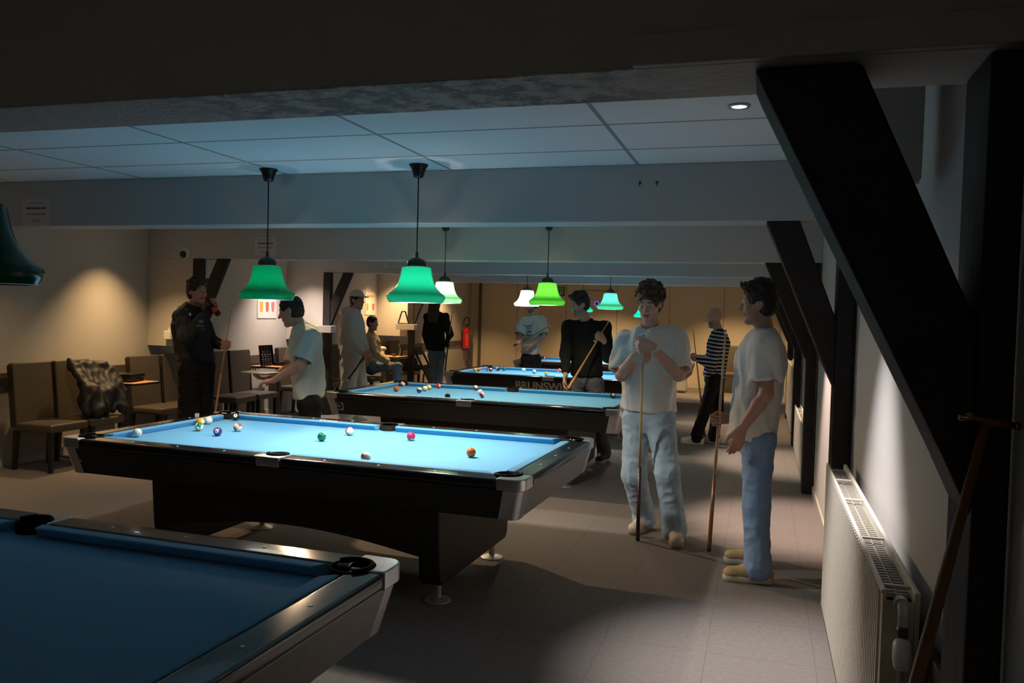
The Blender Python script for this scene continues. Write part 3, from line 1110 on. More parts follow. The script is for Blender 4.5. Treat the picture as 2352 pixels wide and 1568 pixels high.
chair(-6.55, 6.28, 0, 'empty brown leather chair at the far left, nearest the camera')
chair(-6.55, 6.77, 0, 'brown leather chair with the dark jacket piled on its seat')
chair(-6.56, 7.80, -3, 'brown leather chair behind the small table with the black ball tray')
chair(-6.56, 8.33, 0, 'brown leather chair mostly hidden behind the man in the dark hoodie')
chair(-6.55, 9.10, 0, 'brown leather chair right of the cue held by the man in the dark hoodie')
chair(-6.55, 9.60, 0, 'brown leather chair just left of the table with the upright ball tray')
chair(-6.58, 10.80, 0, 'brown leather chair behind the table with the bottle and cola glass')
chair(-6.55, 11.55, 0, 'brown leather chair seen low between the leaning man and the man in the cap')
chair(-6.58, 12.12, 0, 'brown leather chair behind the legs of the man in the white cap')
chair(-6.50, 12.78, 0, 'brown leather chair the young man sits on')
chair(-6.56, 14.52, 0, 'brown leather chair with a dark bag on its seat beside the woman')
chair(-.74, 18.3, -90, 'brown leather chair against the far wall behind the bald man', 'chair by the far wall')

# folded dark chair leaning by the left wall
p = at(975, 870, Y=14.4)
t = thing('folding_chair', 'dark folded wooden chair leaning beside the woman', 'chair', (p[0], 14.4, 0))
top = at(957, 797, Y=14.4)
lean = (top[0]-p[0])
for dy in (-.17, .17):
    MB().tube([(.32, dy, .02), (lean, dy, top[2])], .022, 6).build('leg', m_chairleg, t)
MB().tube([(.02, -.17, .02), (.06, -.17, .44)], .018, 6).build('leg', m_chairleg, t)
MB().tube([(.02, .17, .02), (.06, .17, .44)], .018, 6).build('leg', m_chairleg, t)
M = axis_frame((.24, 0, .25), (lean, 0, top[2]))
dirv = Vector((lean-.24, 0, top[2]-.25)).normalized()
nx = Vector((0, 1, 0)).cross(dirv)
M = frame3(Vector((.16, 0, .36)), Vector((0, 1, 0)), nx, dirv)
MB().box(-.16, .16, -.05, -.02, -.1, .28, M=M).build('seat', m_chairleg, t, bevel=.008)
M = frame3(Vector((lean, 0, top[2])), Vector((0, 1, 0)), nx, dirv)
MB().box(-.17, .17, -.02, .02, -.16, -.01, M=M).build('backrest', m_chairleg, t, bevel=.008)


# ------------------------------------------------------------------ bistro tables and what stands on them
m_oak = mat('table_oak', (.50, .27, .12), .45, var=.2, vscale=14, stretch=(1, .2, 1))
m_ped = mat('table_steel', (.10, .10, .10), .35, .7)


def bistro(x0, x1, y0, y1, h, label):
    cx, cy = (x0+x1)/2, (y0+y1)/2
    t = thing('bistro_table', label, 'table', (cx, cy, 0), group='small tables along the left wall')
    top = MB().box(x0-cx, x1-cx, y0-cy, y1-cy, h-.028, h-.001).build('tabletop', m_oak, t, bevel=.004)
    MB().box(x0-cx-.002, x1-cx+.002, y0-cy-.002, y1-cy+.002, h-.026, h-.006).build('edge_band', m_chairleg, top)
    MB().lathe([(.03, .03), (.03, h-.04), (.09, h-.034), (.09, h-.028)], 20).build('pedestal', m_ped, t, smooth=False)
    MB().box(-.2, .2, -.2, .2, 0, .014).box(-.05, .05, -.05, .05, .014, .035).build('base', m_ped, t, bevel=.003)
    return t


bistro(-6.9, -6.35, 7.14, 7.52, .765, 'small oak table with the closed black ball tray, beside the jacket')
bistro(-6.92, -6.3, 10.0, 10.5, .775, 'small oak table with the upright ball tray, behind the leaning man')
bistro(-6.88, -6.28, 13.5, 14.02, .765, 'small oak table beside the seated man, with two drinks')

m_glass = mat('clear_glass', (.9, .9, .9), .05, trans=1.0)
m_cola = mat('cola', (.03, .008, .004), .15)
m_juice = mat('juice', (.55, .35, .12), .2)
m_red = mat('red_label', (.5, .04, .03), .5)


def ball_tray(x, y, z, label, rot=None):
    """shallow black tray with rows of round sockets"""
    t = thing('ball_tray', label, 'ball tray', (x, y, z), group='black pool ball trays')
    a, h = .145, .038
    MB().box(-a, a, -a, a, 0, .005).box(-a, -a+.008, -a, a, .005, h).box(a-.008, a, -a, a, .005, h) \
        .box(-a+.008, a-.008, -a, -a+.008, .005, h).box(-a+.008, a-.008, a-.008, a, .005, h).build('shell', m_black, t, bevel=.006)
    for i in range(4):
        for j in range(4):
            MB().lathe([(.024, .005), (.030, .016), (.027, .016), (.020, .006)], 16, (-.099+.066*i, -.099+.066*j, 0), close=False).build('socket', mat('tray_socket', (.04, .04, .045), .25), t, smooth=True)
    if rot is not None:
        t.rotation_euler = rot
    return t


ball_tray(-6.66, 7.33, .766, 'lower closed black ball tray on the table beside the jacket', (0, 0, .1))
ball_tray(-6.63, 7.32, .851, 'upper black ball tray lying upside down on the lower one, beside the jacket', (math.pi, 0, .22))
ball_tray(-6.72, 10.09, .776+.147, 'black ball tray standing upright, its rows of sockets facing the room', (0, math.radians(82), .0))
ball_tray(-6.54, 10.37, .776, 'black ball tray lying flat behind the drinks of the second table', (0, 0, 0))

p = at(296, 850, Y=7.2)
t = thing('bottle', 'clear glass bottle on the small table beside the jacket', 'bottle', (-6.82, 7.24, .766))
MB().lathe([(.028, 0), (.030, .01), (.030, .11), (.012, .155), (.011, .20), (.013, .202), (.013, .21), (.009, .21), (.009, .15), (.026, .108), (.026, .006), (.0001, .006)], 20, close=False).build('glass', m_glass, t, smooth=True)
MB().lathe([(.0305, .04), (.0305, .09)], 20, close=False).build('label_band', m_white, t, smooth=True)
t = thing('bottle', 'bottle with a red label and a straw, on the table behind the leaning man', 'bottle', (-6.38, 10.10, .776))
MB().lathe([(.031, 0), (.033, .01), (.033, .09), (.024, .115), (.016, .15), (.016, .17), (.012, .17), (.012, .15), (.028, .09), (.028, .006), (.0001, .006)], 20, close=False).build('glass', m_glass, t, smooth=True)
MB().lathe([(.0001, .007), (.027, .007), (.027, .06), (.0001, .06)], 16).build('drink', m_juice, t)
MB().lathe([(.0335, .055), (.0335, .088)], 20, close=False).build('label_band', m_red, t, smooth=True)
MB().tube([(0, 0, .05), (.01, .03, .24)], .004, 8).build('straw', mat('straw_paper', (.75, .65, .35), .7), t)
t = thing('drinking_glass', 'tall glass of cola beside the bottle with the straw', 'glass', (-6.345, 10.33, .776))
MB().lathe([(.026, 0), (.032, .12), (.029, .12), (.024, .006), (.0001, .006)], 20, close=False).build('glass', m_glass, t, smooth=True)
MB().lathe([(.0001, .008), (.0235, .008), (.0275, .085), (.0001, .085)], 16).build('drink', m_cola, t)
MB().box(-.004, .004, -.02, .02, .1, .135).build('lemon_slice', mat('lemon', (.7, .5, .1), .5), t, bevel=.003)
# table by the seated man
t = thing('dessert_glass', 'stemmed glass with whipped cream beside the seated man', 'glass', (-6.62, 13.62, .766))
MB().lathe([(.045, 0), (.045, .006), (.012, .012), (.02, .03), (.05, .08), (.06, .12), (.056, .12), (.045, .08), (.0001, .03)], 20, close=False).build('glass', m_glass, t, smooth=True)
MB().ball((0, 0, .135), .075, 18, sc=(1, 1, .55)).build('cream', mat('cream', (.75, .62, .45), .7, bump=.6, bscale=60), t, smooth=True)
t = thing('candle_glass', 'small glass with a burning candle on the table by the seated man', 'candle', (-6.36, 13.58, .766))
MB().lathe([(.030, 0), (.033, .06), (.030, .06), (.027, .005), (.0001, .005)], 18, close=False).build('glass', m_glass, t, smooth=True)
MB().ball((0, 0, .03), .012, 12, sc=(1, 1, 1.5)).build('flame', mat('candle_flame', (1, .6, .2), .5, emis=(1, .55, .18), estr=12), t, smooth=True)
t = thing('drinking_glass', 'glass with an orange straw on the table by the seated man', 'glass', (-6.36, 13.86, .766))
MB().lathe([(.030, 0), (.040, .15), (.037, .15), (.028, .006), (.0001, .006)], 20, close=False).build('glass', m_glass, t, smooth=True)
MB().lathe([(.0001, .008), (.027, .008), (.030, .04), (.0001, .04)], 16).build('drink', m_cola, t)
MB().tube([(.01, .01, .03), (-.02, -.045, .22)], .006, 8).build('straw', mat('straw_orange', (.75, .38, .08), .6), t)
t = thing('ashtray', 'flat black dish at the right end of the table by the seated man', 'dish', (-6.52, 13.92, .766))
MB().lathe([(.05, 0), (.075, .022), (.070, .022), (.048, .006), (.0001, .006)], 24, close=False).build('dish', m_black, t, smooth=True)


# jacket and bag heaped on chairs
m_jacket = mat('jacket_nylon', (.012, .012, .014), .6, var=.3, vscale=20)
o_ = (-6.5, 6.8, .456)
f = Field((-6.85, 6.45, .44), (-6.1, 7.25, 1.12), .011)
X0 = np.array(o_)
rj = random.Random(12)
f.ell(X0+[-.02, .02, .17], (.15, .21, .18), k=.03)
f.ell(X0+[-.09, .04, .34], (.09, .19, .15), k=.03)
ridge = [X0+[-.15+.10*u, -.17+.44*u, .50-.10*u*u+.02*math.sin(9*u)] for u in np.linspace(0, 1, 9)]
for a, b in zip(ridge[:-1], ridge[1:]):
    f.cone(a, b, .045, .045, k=.02)
for i_, u in enumerate(np.linspace(0, 1, 9)):
    top_ = ridge[i_]
    md_ = X0+[.04+rj.uniform(-.02, .05), -.20+.42*u+rj.uniform(-.03, .03), .28+rj.uniform(-.04, .04)]
    lo_ = X0+[.13+rj.uniform(-.04, .05), -.22+.44*u+rj.uniform(-.03, .03), .05+rj.uniform(0, .05)]
    f.cone(top_, md_, .040, .050+rj.uniform(-.01, .01), k=.018)
    f.cone(md_, lo_, .052, .045, k=.018)
f.cone(X0+[-.15, -.17, .50], X0+[-.17, -.20, .575], .038, .018, k=.03)
f.cone(X0+[-.13, -.02, .52], X0+[-.08, .16, .50], .04, .045, k=.02)
f.cone(X0+[-.05, .24, .44], X0+[.05, .30, .20], .045, .05, k=.02)
f.cut(X0+[0, 0, .003], (0, 0, -1))
jk = tag(skin_object('jacket', f, m_jacket, None, o_, folds=.014, fscale=(12, 16, 9), seed=4, rel=1), 'dark shiny jacket heaped on the second brown chair', 'jacket')
jk.location = o_
o_ = (-6.5, 14.52, .456)
X0 = np.array(o_)
f = Field(X0-[.35, .35, .03], X0+[.4, .4, .4], .014)
f.ell(X0+[-.05, 0, .10], (.17, .20, .12), k=.04)
f.ell(X0+[.02, .10, .14], (.12, .12, .11), k=.04)
f.cone(X0+[.12, .05, .06], X0+[.17, .17, .05], .05, .045, k=.03)
f.cut(X0+[0, 0, .003], (0, 0, -1))
bg = tag(skin_object('bag', f, mat('bag_cloth', (.03, .02, .018), .7), None, o_, folds=.018, seed=8), 'dark soft bag on the chair beside the woman', 'bag')
bg.location = o_

# ------------------------------------------------------------------ on the walls and beams
def notice(label, y, pa, pb, rows):
    a, b = at(*pa, Y=y), at(*pb, Y=y)
    cx, cz_ = (a[0]+b[0])/2, (a[2]+b[2])/2
    w, h = (b[0]-a[0])/2, (a[2]-b[2])/2
    t = thing('paper_notice', label, 'notice', (cx, y-.002, cz_), group='paper notices on the ceiling beams')
    MB().box(-w, w, -.0015, .0015, -h, h).build('sheet', m_paper, t)
    mb = MB()
    for v, l, th in rows:
        mb.box(-w*l, w*l, -.0022, -.0016, h*v-th*h, h*v+th*h)
    mb.build('print', m_ink, t)


RW = [(.72, .55, .02), (.34, .72, .06), (.27, .70, .015), (-.05, .7, .02), (-.15, .66, .02), (-.55, .35, .02), (-.66, .3, .015)]
notice('paper notice on the second beam at the far left of the picture', 4.95, (52, 458), (116, 519), RW)
notice('paper notice on the third beam behind the lamp cord', 8.08, (585, 545), (634, 587), RW)
notice('paper notice on the fourth beam left of the large teal lamp', 11.05, (881, 600), (922, 614), [(.4, .6, .05), (-.2, .6, .05)])
notice('small paper notice on the fifth beam right of the pale green lamp', 14.15, (1064, 627), (1101, 635), [(0, .6, .06)])
MB_ = None
for px, lb in ((1470, 'left of two small hooks on the second beam'), (1509, 'right of two small hooks on the second beam')):
    a = at(px, 419, Y=4.95)
    t = thing('wall_hook', lb, 'hook', (a[0], 4.948, a[2]), group='hooks on the second beam')
    MB().lathe([(.009, 0), (.009, .003), (.004, .004)], 12, M=axis_frame((0, .002, 0), (0, -.01, 0))).build('plate', m_ped, t)
    MB().tube([(0, 0, 0), (0, -.018, 0), (0, -.024, -.008), (0, -.02, -.02), (.004, -.016, -.024)], .0025, 8).build('hook', m_ped, t, smooth=True)


def poster(label, y, z, hw, hh, cols):
    t = thing('poster', label, 'poster', (XL+.004, y, z), group='drink posters on the left wall')
    MB().box(-.003, .003, -hw, hw, -hh, hh).build('sheet', m_paper, t)
    for i, c in enumerate(cols):
        yy = -hw*.6+1.2*hw*i/(len(cols)-1)
        MB().prism([(yy-.03, -hh*.6), (yy+.03, -hh*.6), (yy+.045, -hh*.0), (yy-.045, -hh*.0)], .0032, .0042, axis=0).build('picture', mat('print_%s' % i, c, .7), t)
    MB().box(.0032, .004, -hw*.7, hw*.7, hh*.55, hh*.75).build('heading', mat('print_orange', (.6, .3, .08), .7), t)


a = at(613, 690, X=XL)
poster('drinks poster on the left wall just below the left lit lamp', a[1], a[2]-.02, .24, .24, [(.6, .3, .05), (.5, .1, .05), (.55, .15, .2)])
a = at(850, 697, X=XL)
poster('drinks poster on the left wall above the seated man', a[1], a[2], .2, .21, [(.6, .35, .08), (.5, .25, .06)])
# camera dome
a = at(428, 582, Y=8.08)
t = thing('dome_camera', 'white dome security camera on the third beam at the left', 'security camera', (a[0], 8.08, a[2]))
MB().lathe([(.062, 0), (.062, .03), (.052, .05), (.048, .055)], 24, M=axis_frame((0, 0, 0), (.0, -1, 0))).build('housing', m_white, t, bevel=.003)
MB().ball((0, -.05, -.012), .043, 18).build('dome', m_black, t, smooth=True)
# small white box with nozzle on the pier
a = at(393, 767, Y=8.08)
t = thing('wall_dispenser', 'small white wall box beside the man in the dark hoodie', 'wall box', (a[0], 8.08, a[2]))
MB().box(-.05, .05, -.07, 0, -.06, .04).build('housing', m_white, t, bevel=.006)
MB().lathe([(.012, .04), (.010, .075), (.004, .08)], 12, (0, -.035, 0)).build('nozzle', m_white, t)
# white ledges on the posts
for y, x0, x1, z, lb in ((11.02, -6.44, -6.12, 1.30, 'white ledge box on the timber post behind the man in the white cap'),
                         (14.12, -6.52, -6.15, 1.30, 'white ledge on the timber post above the seated man, with a black rack on it')):
    t = thing('wall_ledge', lb, 'shelf', ((x0+x1)/2, y, z), group='white ledges on the timber posts')
    w = (x1-x0)/2
    MB().box(-w, w, -.16, -.0, -.05, .05).build('ledge', m_white, t, bevel=.004)
    MB().box(-w, w, -.165, -.16, -.05, .05).build('front_strip', m_base, t)
# black triangle rack standing on the ledge
t = thing('triangle_rack', 'black triangle ball rack standing on the white ledge', 'ball rack', (-6.40, 14.03, 1.351))
s = .14
pts = [(-s*.75, 0, .012), (s*.75, 0, .012), (.035, 0, .235), (-.035, 0, .235)]
for i in range(4):
    q0, q1 = Vector(pts[i]), Vector(pts[(i+1) % 4])
    MB().tube([q0, q1], .014, 6).build('side', m_black, t)
# fire extinguisher
a = at(1060, 806, X=XL+.12)
t = thing('fire_extinguisher', 'red fire extinguisher on the far left wall', 'fire extinguisher', (XL+.12, 18.75, a[2]))
MB().lathe([(.085, 0), (.088, .01), (.088, .06)], 24).build('base_ring', mat('extinguisher_blue', (.03, .03, .12), .4), t)
cyl = MB().lathe([(.085, .06), (.088, .07), (.088, .48), (.075, .53), (.04, .555), (.03, .565)], 28).build('cylinder', mat('extinguisher_red', (.55, .018, .012), .3, coat=.3), t, bevel=.002)
for k in range(5):
    MB().box(.020, .0885, -.06+.001, -.045, .15+.055*k, .17+.055*k, M=Matrix.Rotation(-.5+.12*(k % 2), 4, 'Z')).build('print', m_white, cyl)
MB().lathe([(.022, .565), (.022, .60), (.03, .605), (.03, .62)], 16).box(-.012, .09, -.012, .012, .62, .64).build('valve', m_ped, t)
MB().tube([(.03, -.02, .60), (.09, -.05, .64), (.10, -.05, .74), (.05, -.05, .81), (-.02, -.05, .80), (-.055, -.05, .72), (-.05, -.06, .62)], .012, 10).build('hose', m_black, t, smooth=True)
MB().box(-.12, -.085, -.04, .04, .1, .46).build('bracket', m_ped, t)
# socket
a = at(1075, 830, Y=YF)
t = thing('wall_socket', 'white wall socket below and right of the fire extinguisher', 'socket', (a[0], YF, a[2]))
MB().box(-.05, .05, -.02, 0, -.06, .06).build('plate', m_white, t, bevel=.004)
MB().lathe([(.022, 0), (.022, .003)], 16, M=axis_frame((0, -.02, 0), (0, -1, 0))).build('hole', m_ped, t)
# exit sign
a, b = at(1273, 658, Y=YF), at(1297, 680, Y=YF)
t = thing('exit_sign', 'green exit sign on the far wall behind the yellow-green lamp', 'sign', ((a[0]+b[0])/2, YF, (a[2]+b[2])/2))
w, h = (b[0]-a[0])/2, (a[2]-b[2])/2
MB().box(-w, w, -.02, 0, -h, h).build('panel', mat('sign_green', (.01, .16, .05), .5), t, bevel=.002)
sg = MB()
sg.box(-.01, .012, -.024, -.0202, .055, .075).box(-.02, .095, -.024, -.0202, .068, .085).box(.08, .095, -.024, -.0202, -.06, .085)
sg.box(-.02, -.005, -.024, -.0202, -.02, .085).prism([(.0, -.045), (.07, -.045), (.035, -.09)], -.024, -.0202, axis=1).box(.026, .044, -.024, -.0202, -.046, .04)
sg.build('arrow_symbol', mat('sign_white', (.5, .62, .5), .5), t)
# small ring of violet light on the far wall
a = at(1371, 697, Y=YF)
t = thing('ring_light', 'small violet ring light on the far wall beside the small teal lamp', 'lamp', (a[0], YF, a[2]))
MB().tube([(.05*math.cos(q), -.02, .05*math.sin(q)) for q in np.linspace(0, 2*math.pi, 25)], .007, 8, cap=False).build('ring', mat('ring_glow', (.2, .15, .8), .5, emis=(.18, .12, .9), estr=1.2), t, smooth=True)
MB().lathe([(.062, 0), (.062, .012)], 24, M=axis_frame((0, 0, 0), (0, -1, 0))).build('back_plate', m_dado, t)
# low pale cabinet at the far end
a = at(1556, 902, Z=0)
t = thing('low_cabinet', 'low pale cabinet by the far wall, right of the man in the white shirt', 'cabinet', (a[0]-.12, a[1]+.25, 0))
MB().box(-.28, .28, -.25, .25, .04, .50).build('body', m_base, t, bevel=.004)
MB().box(-.26, .0, -.256, -.25, .06, .48).build('door', m_base, t, bevel=.002)
MB().box(.005, .26, -.256, -.25, .06, .48).build('door', m_base, t, bevel=.002)
MB().box(-.27, .27, -.23, .24, 0, .04).build('plinth', m_dado, t)

# ------------------------------------------------------------------ radiators
m_rad = mat('radiator_enamel', (.62, .58, .50), .4, var=.03, vscale=6)
m_radg = mat('radiator_grille', (.34, .31, .26), .5)


def radiator(label, x0, x1, y0, y1, z0, z1, valve=True, coarse=1):
    cx, cy = (x0+x1)/2, (y0+y1)/2
    t = thing('radiator', label, 'radiator', (cx, cy, z0), group='panel radiators on the right wall')
    X0, X1, L2_, Hh = x0-cx, x1-cx, (y1-y0)/2, z1-z0
    # ribbed front panel, a profile pushed upward
    pts = []
    n = int((y1-y0)/.040/coarse)
    pts_f = []
    for i in range(n):
        ya = -L2_+.03+(2*L2_-.06)*i/n
        d = (2*L2_-.06)/n
        pts_f += [(X0+.006, ya), (X0+.006, ya+d*.25), (X0, ya+d*.4), (X0, ya+d*.9)]
    poly = [(X0+.016, -L2_), (X0+.006, -L2_)] + pts_f + [(X0+.006, L2_), (X0+.016, L2_)]
    MB().prism(poly[::-1], .012, Hh-.012).build('front_panel', m_rad, t)
    MB().box(X0+.002, X0+.016, -L2_, L2_, Hh-.014, Hh).box(X0+.002, X0+.016, -L2_, L2_, 0, .014).build('front_edge', m_rad, t, bevel=.004)
    MB().box(X1-.016, X1, -L2_, L2_, 0, Hh).build('back_panel', m_rad, t, bevel=.004)
    for s in (-1, 1):
        ya, yb = sorted((s*(L2_-.004), s*L2_))
        MB().box(X0+.016, X1-.016, ya, yb, .0, Hh-.03).build('end_plate', m_rad, t)
    g = MB()
    g.box(X0+.016, X1-.016, -L2_+.05, L2_-.05, Hh-.035, Hh-.03)
    k = int((y1-y0)/.03/coarse)
    for i in range(k):
        ya = -L2_+.06+(2*L2_-.12)*i/k
        g.box(X0+.020, X0+.05, ya, ya+.016, Hh-.03, Hh-.026).box(X0+.058, X1-.02, ya, ya+.016, Hh-.03, Hh-.026)
    g.build('top_grille', m_radg, t)
    for q in (-.93, -.42, .18, .6):
        MB().box(X0+.012, X1-.012, q*L2_-.007, q*L2_+.007, Hh-.012, Hh-.004).build('top_bar', m_rad, t, bevel=.002)
    if valve:
        v = MB().tube([(0, -L2_+.0, Hh-.03), (0, -L2_-.035, Hh-.03), (0, -L2_-.05, Hh-.05), (0, -L2_-.05, Hh-.085)], .013, 12)
        v.lathe([(.02, 0), (.02, .03)], 12, M=axis_frame((0, -L2_, Hh-.03), (0, -L2_-1, Hh-.03)))
        v.build('supply_pipe', m_rad, t, smooth=False)
        MB().lathe([(.014, 0), (.016, .02), (.014, .04)], 12, (0, -L2_-.05, Hh-.122)).build('valve', m_ped, t, smooth=True)
        kn = axis_frame((0, -L2_-.05, Hh-.122), (-.004, -L2_-.11, Hh-.21))
        MB().lathe([(.018, 0), (.024, .01), (.026, .05), (.022, .075), (.018, .08), (.0001, .081)], 20, M=kn).build('thermostat_knob', mat('knob_white', (.72, .70, .70), .35), t, smooth=True)
        MB().tube([(0, -L2_-.034, Hh-.12), (0, -L2_-.03, .05-z0), (0, -L2_-.03, -z0)], .008, 8).build('pipe', m_rad, t)
    else:
        MB().tube([(0, -L2_+.1, .01), (0, -L2_+.1, -z0)], .008, 8).build('pipe', m_rad, t)
    for s in (-.7, .7):
        MB().box(X1, XR-cx-.002, s*L2_-.02, s*L2_+.02, Hh*.2, Hh*.8).build('bracket', m_ped, t)
    return t


radiator('large white ribbed radiator at the lower right with a thermostat knob', .35, .455, 2.55, 4.72, .085, .855)
radiator('low white radiator behind the second timber post on the right', .405, .485, 8.42, 10.7, .06, .575, valve=False, coarse=2)
radiator('tall beige radiator farthest along the right wall', .39, .485, 11.42, 13.9, .13, .99, valve=False, coarse=2)

# dark board standing between the near radiator and the wall
t = thing('wooden_board', 'dark wooden board behind the near end of the large radiator', 'board', (.48, 2.40, 0))
MB().box(-.015, .015, -.10, .12, 0, .72).build('board', m_timber, t, bevel=.006)
MB().box(-.019, -.015, -.06, .08, .3, .34).build('batten', m_timber, t)

# cue rest leaning on the near timber post
t = thing('cue_rest', 'long wooden cue rest with a brass head leaning on the near timber post', 'cue rest', (.03, 1.36, 0))
tp = Vector((.40-.03, 1.70-1.36, 1.445))
MB().tube([(0, 0, .0), tp*.35, tp], [.017, .0155, .008], 12).build('pole', mat('rest_wood', (.22, .09, .03), .4, var=.2), t, smooth=True)
dx = Vector((.95, .25, -.12)).normalized()
MB().tube([tp-dx*.05, tp-dx*.02+Vector((0, 0, .004)), tp+dx*.01, tp+dx*.055], [.006, .006, .009, .006], 10).ball(tp-dx*.03+Vector((0, 0, .008)), .008, 10).ball(tp+dx*.055, .008, 10).build('brass_head', mat('brass', (.35, .2, .07), .3, 1.0), t, smooth=True)


# ------------------------------------------------------------------ people
def skin_mat(name, col, lip):
    if name in MATS:
        return MATS[name]
    m = mat(name, col, .5, var=.06, vscale=60, bump=.05, bscale=400)
    nt = m.node_tree
    b = nt.nodes['Principled BSDF']
    b.inputs['Subsurface Weight'].default_value = .08
    src = b.inputs['Base Color'].links[0].from_socket
    a = nt.nodes.new('ShaderNodeVertexColor')
    a.layer_name = 'tint'
    mx = nt.nodes.new('ShaderNodeMix')
    mx.data_type = 'RGBA'
    sp = nt.nodes.new('ShaderNodeSeparateColor')
    nt.links.new(a.outputs[0], sp.inputs[0])
    nt.links.new(sp.outputs[0], mx.inputs[0])
    nt.links.new(src, mx.inputs[6])
    mx.inputs[7].default_value = (*lip, 1)
    mx2 = nt.nodes.new('ShaderNodeMix')
    mx2.data_type = 'RGBA'
    nt.links.new(sp.outputs[1], mx2.inputs[0])
    nt.links.new(mx.outputs[2], mx2.inputs[6])
    mx2.inputs[7].default_value = (.05, .03, .022, 1)
    nt.links.new(mx2.outputs[2], b.inputs['Base Color'])
    return m


def cloth_mat(name, col, bump=.3, var=.08, rough=.9):
    return mat(name, col, rough, var=var, vscale=30, bump=bump, bscale=25, spec=.2)


m_skin = skin_mat('skin', (.50, .27, .19), (.40, .10, .08))
m_skin_pale = skin_mat('skin_pale', (.56, .34, .26), (.42, .12, .10))
m_hair_br = mat('hair_brown', (.035, .018, .010), .6, var=.5, vscale=60, bump=.7, bscale=90)
m_hair_dk = mat('hair_dark', (.012, .008, .006), .6, var=.4, vscale=60, bump=.7, bscale=90)
m_eye = mat('eye_white', (.34, .31, .29), .25)
m_iris = mat('iris', (.03, .018, .012), .2)
m_tee = cloth_mat('tee_white', (.74, .74, .70))
m_jean = mat('jeans_light', (.36, .47, .56), .85, var=.30, vscale=9, bump=.4, bscale=30)
m_jean2 = mat('jeans_blue', (.21, .32, .50), .85, var=.30, vscale=9, bump=.4, bscale=30)
m_jeand = mat('jeans_grey', (.07, .08, .10), .85, var=.35, vscale=8, bump=.3, bscale=30)
m_darkp = mat('trousers_dark', (.008, .0075, .0075), .85, spec=.2, var=.3, bump=.3, bscale=30)
m_sole = mat('sole_rubber', (.45, .43, .38), .6)

V3 = lambda *a: np.array(a, float)


def nrm(v):
    v = np.array(v, float)
    return v/max(np.linalg.norm(v), 1e-9)


def hand(f, wr, d, n, s, sc, curl, spread=.0, thumb=(.5, .5), k=.006):
    """palm from the wrist along d, palm facing n; s=+1 when the thumb lies on the d x n side"""
    d, n = nrm(d), nrm(n)
    n = nrm(n-d*(n@d))
    t = np.cross(d, n)*s                      # towards the thumb
    kn = wr+d*.092*sc
    offs = (.030, .010, -.010, -.029)
    for i, o in enumerate(offs):
        f.cone(wr+t*o*.55*sc, kn+t*o*sc-d*abs(o-.005)*.25*sc, .015*sc, .0115*sc, k=.012)
    lens = ((.042, .026, .020), (.047, .030, .021), (.043, .028, .020), (.033, .021, .018))
    for i, o in enumerate(offs):
        p = kn+t*o*sc-d*abs(o-.005)*.25*sc
        a = 0.0
        sd = t*spread*(1.5-i)*.35
        for j, L in enumerate(lens[i]):
            a += math.radians(curl[j]+(3*i if j == 0 else 0))
            dd = nrm(d*math.cos(a)+n*math.sin(a)+sd*max(0, math.cos(a)))
            q = p+dd*L*sc
            f.cone(p, q, (.0102-.0011*j)*sc, (.0094-.0011*j)*sc, k=.003)
            p = q
    # thumb, leaving the side of the palm near its base
    b = wr+d*.028*sc+t*.026*sc
    d1 = nrm(d*.72+t*.62+n*.35)
    p1 = b+d1*.040*sc
    d2 = nrm(d*.85+t*(.30-.5*thumb[0])+n*(.35+.5*thumb[0]))
    p2 = p1+d2*.034*sc
    d3 = nrm(d*.8+t*(.1-.7*thumb[1])+n*(.35+.6*thumb[1]))
    f.cone(b-d*.01, p1, .0155*sc, .0115*sc, k=.012)
    f.cone(p1, p2, .0112*sc, .0100*sc, k=.003)
    f.cone(p2, p2+d3*.027*sc, .0100*sc, .0082*sc, k=.003)


def head(f, c, hf, hu, s, detail=True):
    hf = nrm(hf)
    hu = nrm(np.array(hu)-hf*np.dot(hu, hf))
    hl = np.cross(hu, hf)
    P = lambda a, b, u: c+(hl*a+hf*b+hu*u)*s
    ax = (hl, hf, hu)
    f.ell(P(0, -.012, .035), (.076*s, .094*s, .090*s), ax, k=.02)
    f.ell(P(0, .022, -.035), (.060*s, .068*s, .088*s), ax, k=.03)
    f.cone(P(-.030, .020, -.085), P(0, .062, -.103), .028*s, .021*s, k=.02)
    f.cone(P(.030, .020, -.085), P(0, .062, -.103), .028*s, .021*s, k=.02)
    f.ell(P(0, .070, .028), (.052*s, .018*s, .014*s), ax, k=.02)
    if detail:
        for a in (-1, 1):
            f.ell(P(a*.031, .098, .004), (.019*s, .018*s, .012*s), ax, k=.012, sub=True)
            f.ell(P(a*.040, .062, -.025), (.022*s, .022*s, .018*s), ax, k=.02)
            f.ell(P(a*.031, .0715, .004), (.0165*s, .010*s, .0135*s), ax, k=.004)
            f.ell(P(a*.031, .0785, .0135), (.0170*s, .0110*s, .0058*s), ax, k=.004)
            f.ell(P(a*.031, .0770, -.0065), (.0155*s, .0100*s, .0042*s), ax, k=.004)
    f.cone(P(0, .082, .016), P(0, .111, -.026), .009*s, .0125*s, k=.012)
    for a in (-1, 1):
        f.ell(P(a*.012, .095, -.030), (.008*s, .011*s, .008*s), ax, k=.008)
        f.ell(P(a*.076, -.010, -.004), (.011*s, .020*s, .031*s), ax, k=.008)
        if detail:
            f.ell(P(a*.084, -.006, -.002), (.006*s, .011*s, .018*s), ax, k=.004, sub=True)
    f.ell(P(0, .082, -.056), (.025*s, .012*s, .0062*s), ax, k=.006)
    f.ell(P(0, .081, -.068), (.021*s, .012*s, .0075*s), ax, k=.006)
    if detail:
        f.ell(P(0, .098, -.0615), (.022*s, .012*s, .0022*s), ax, k=.003, sub=True)
    return hl, hu


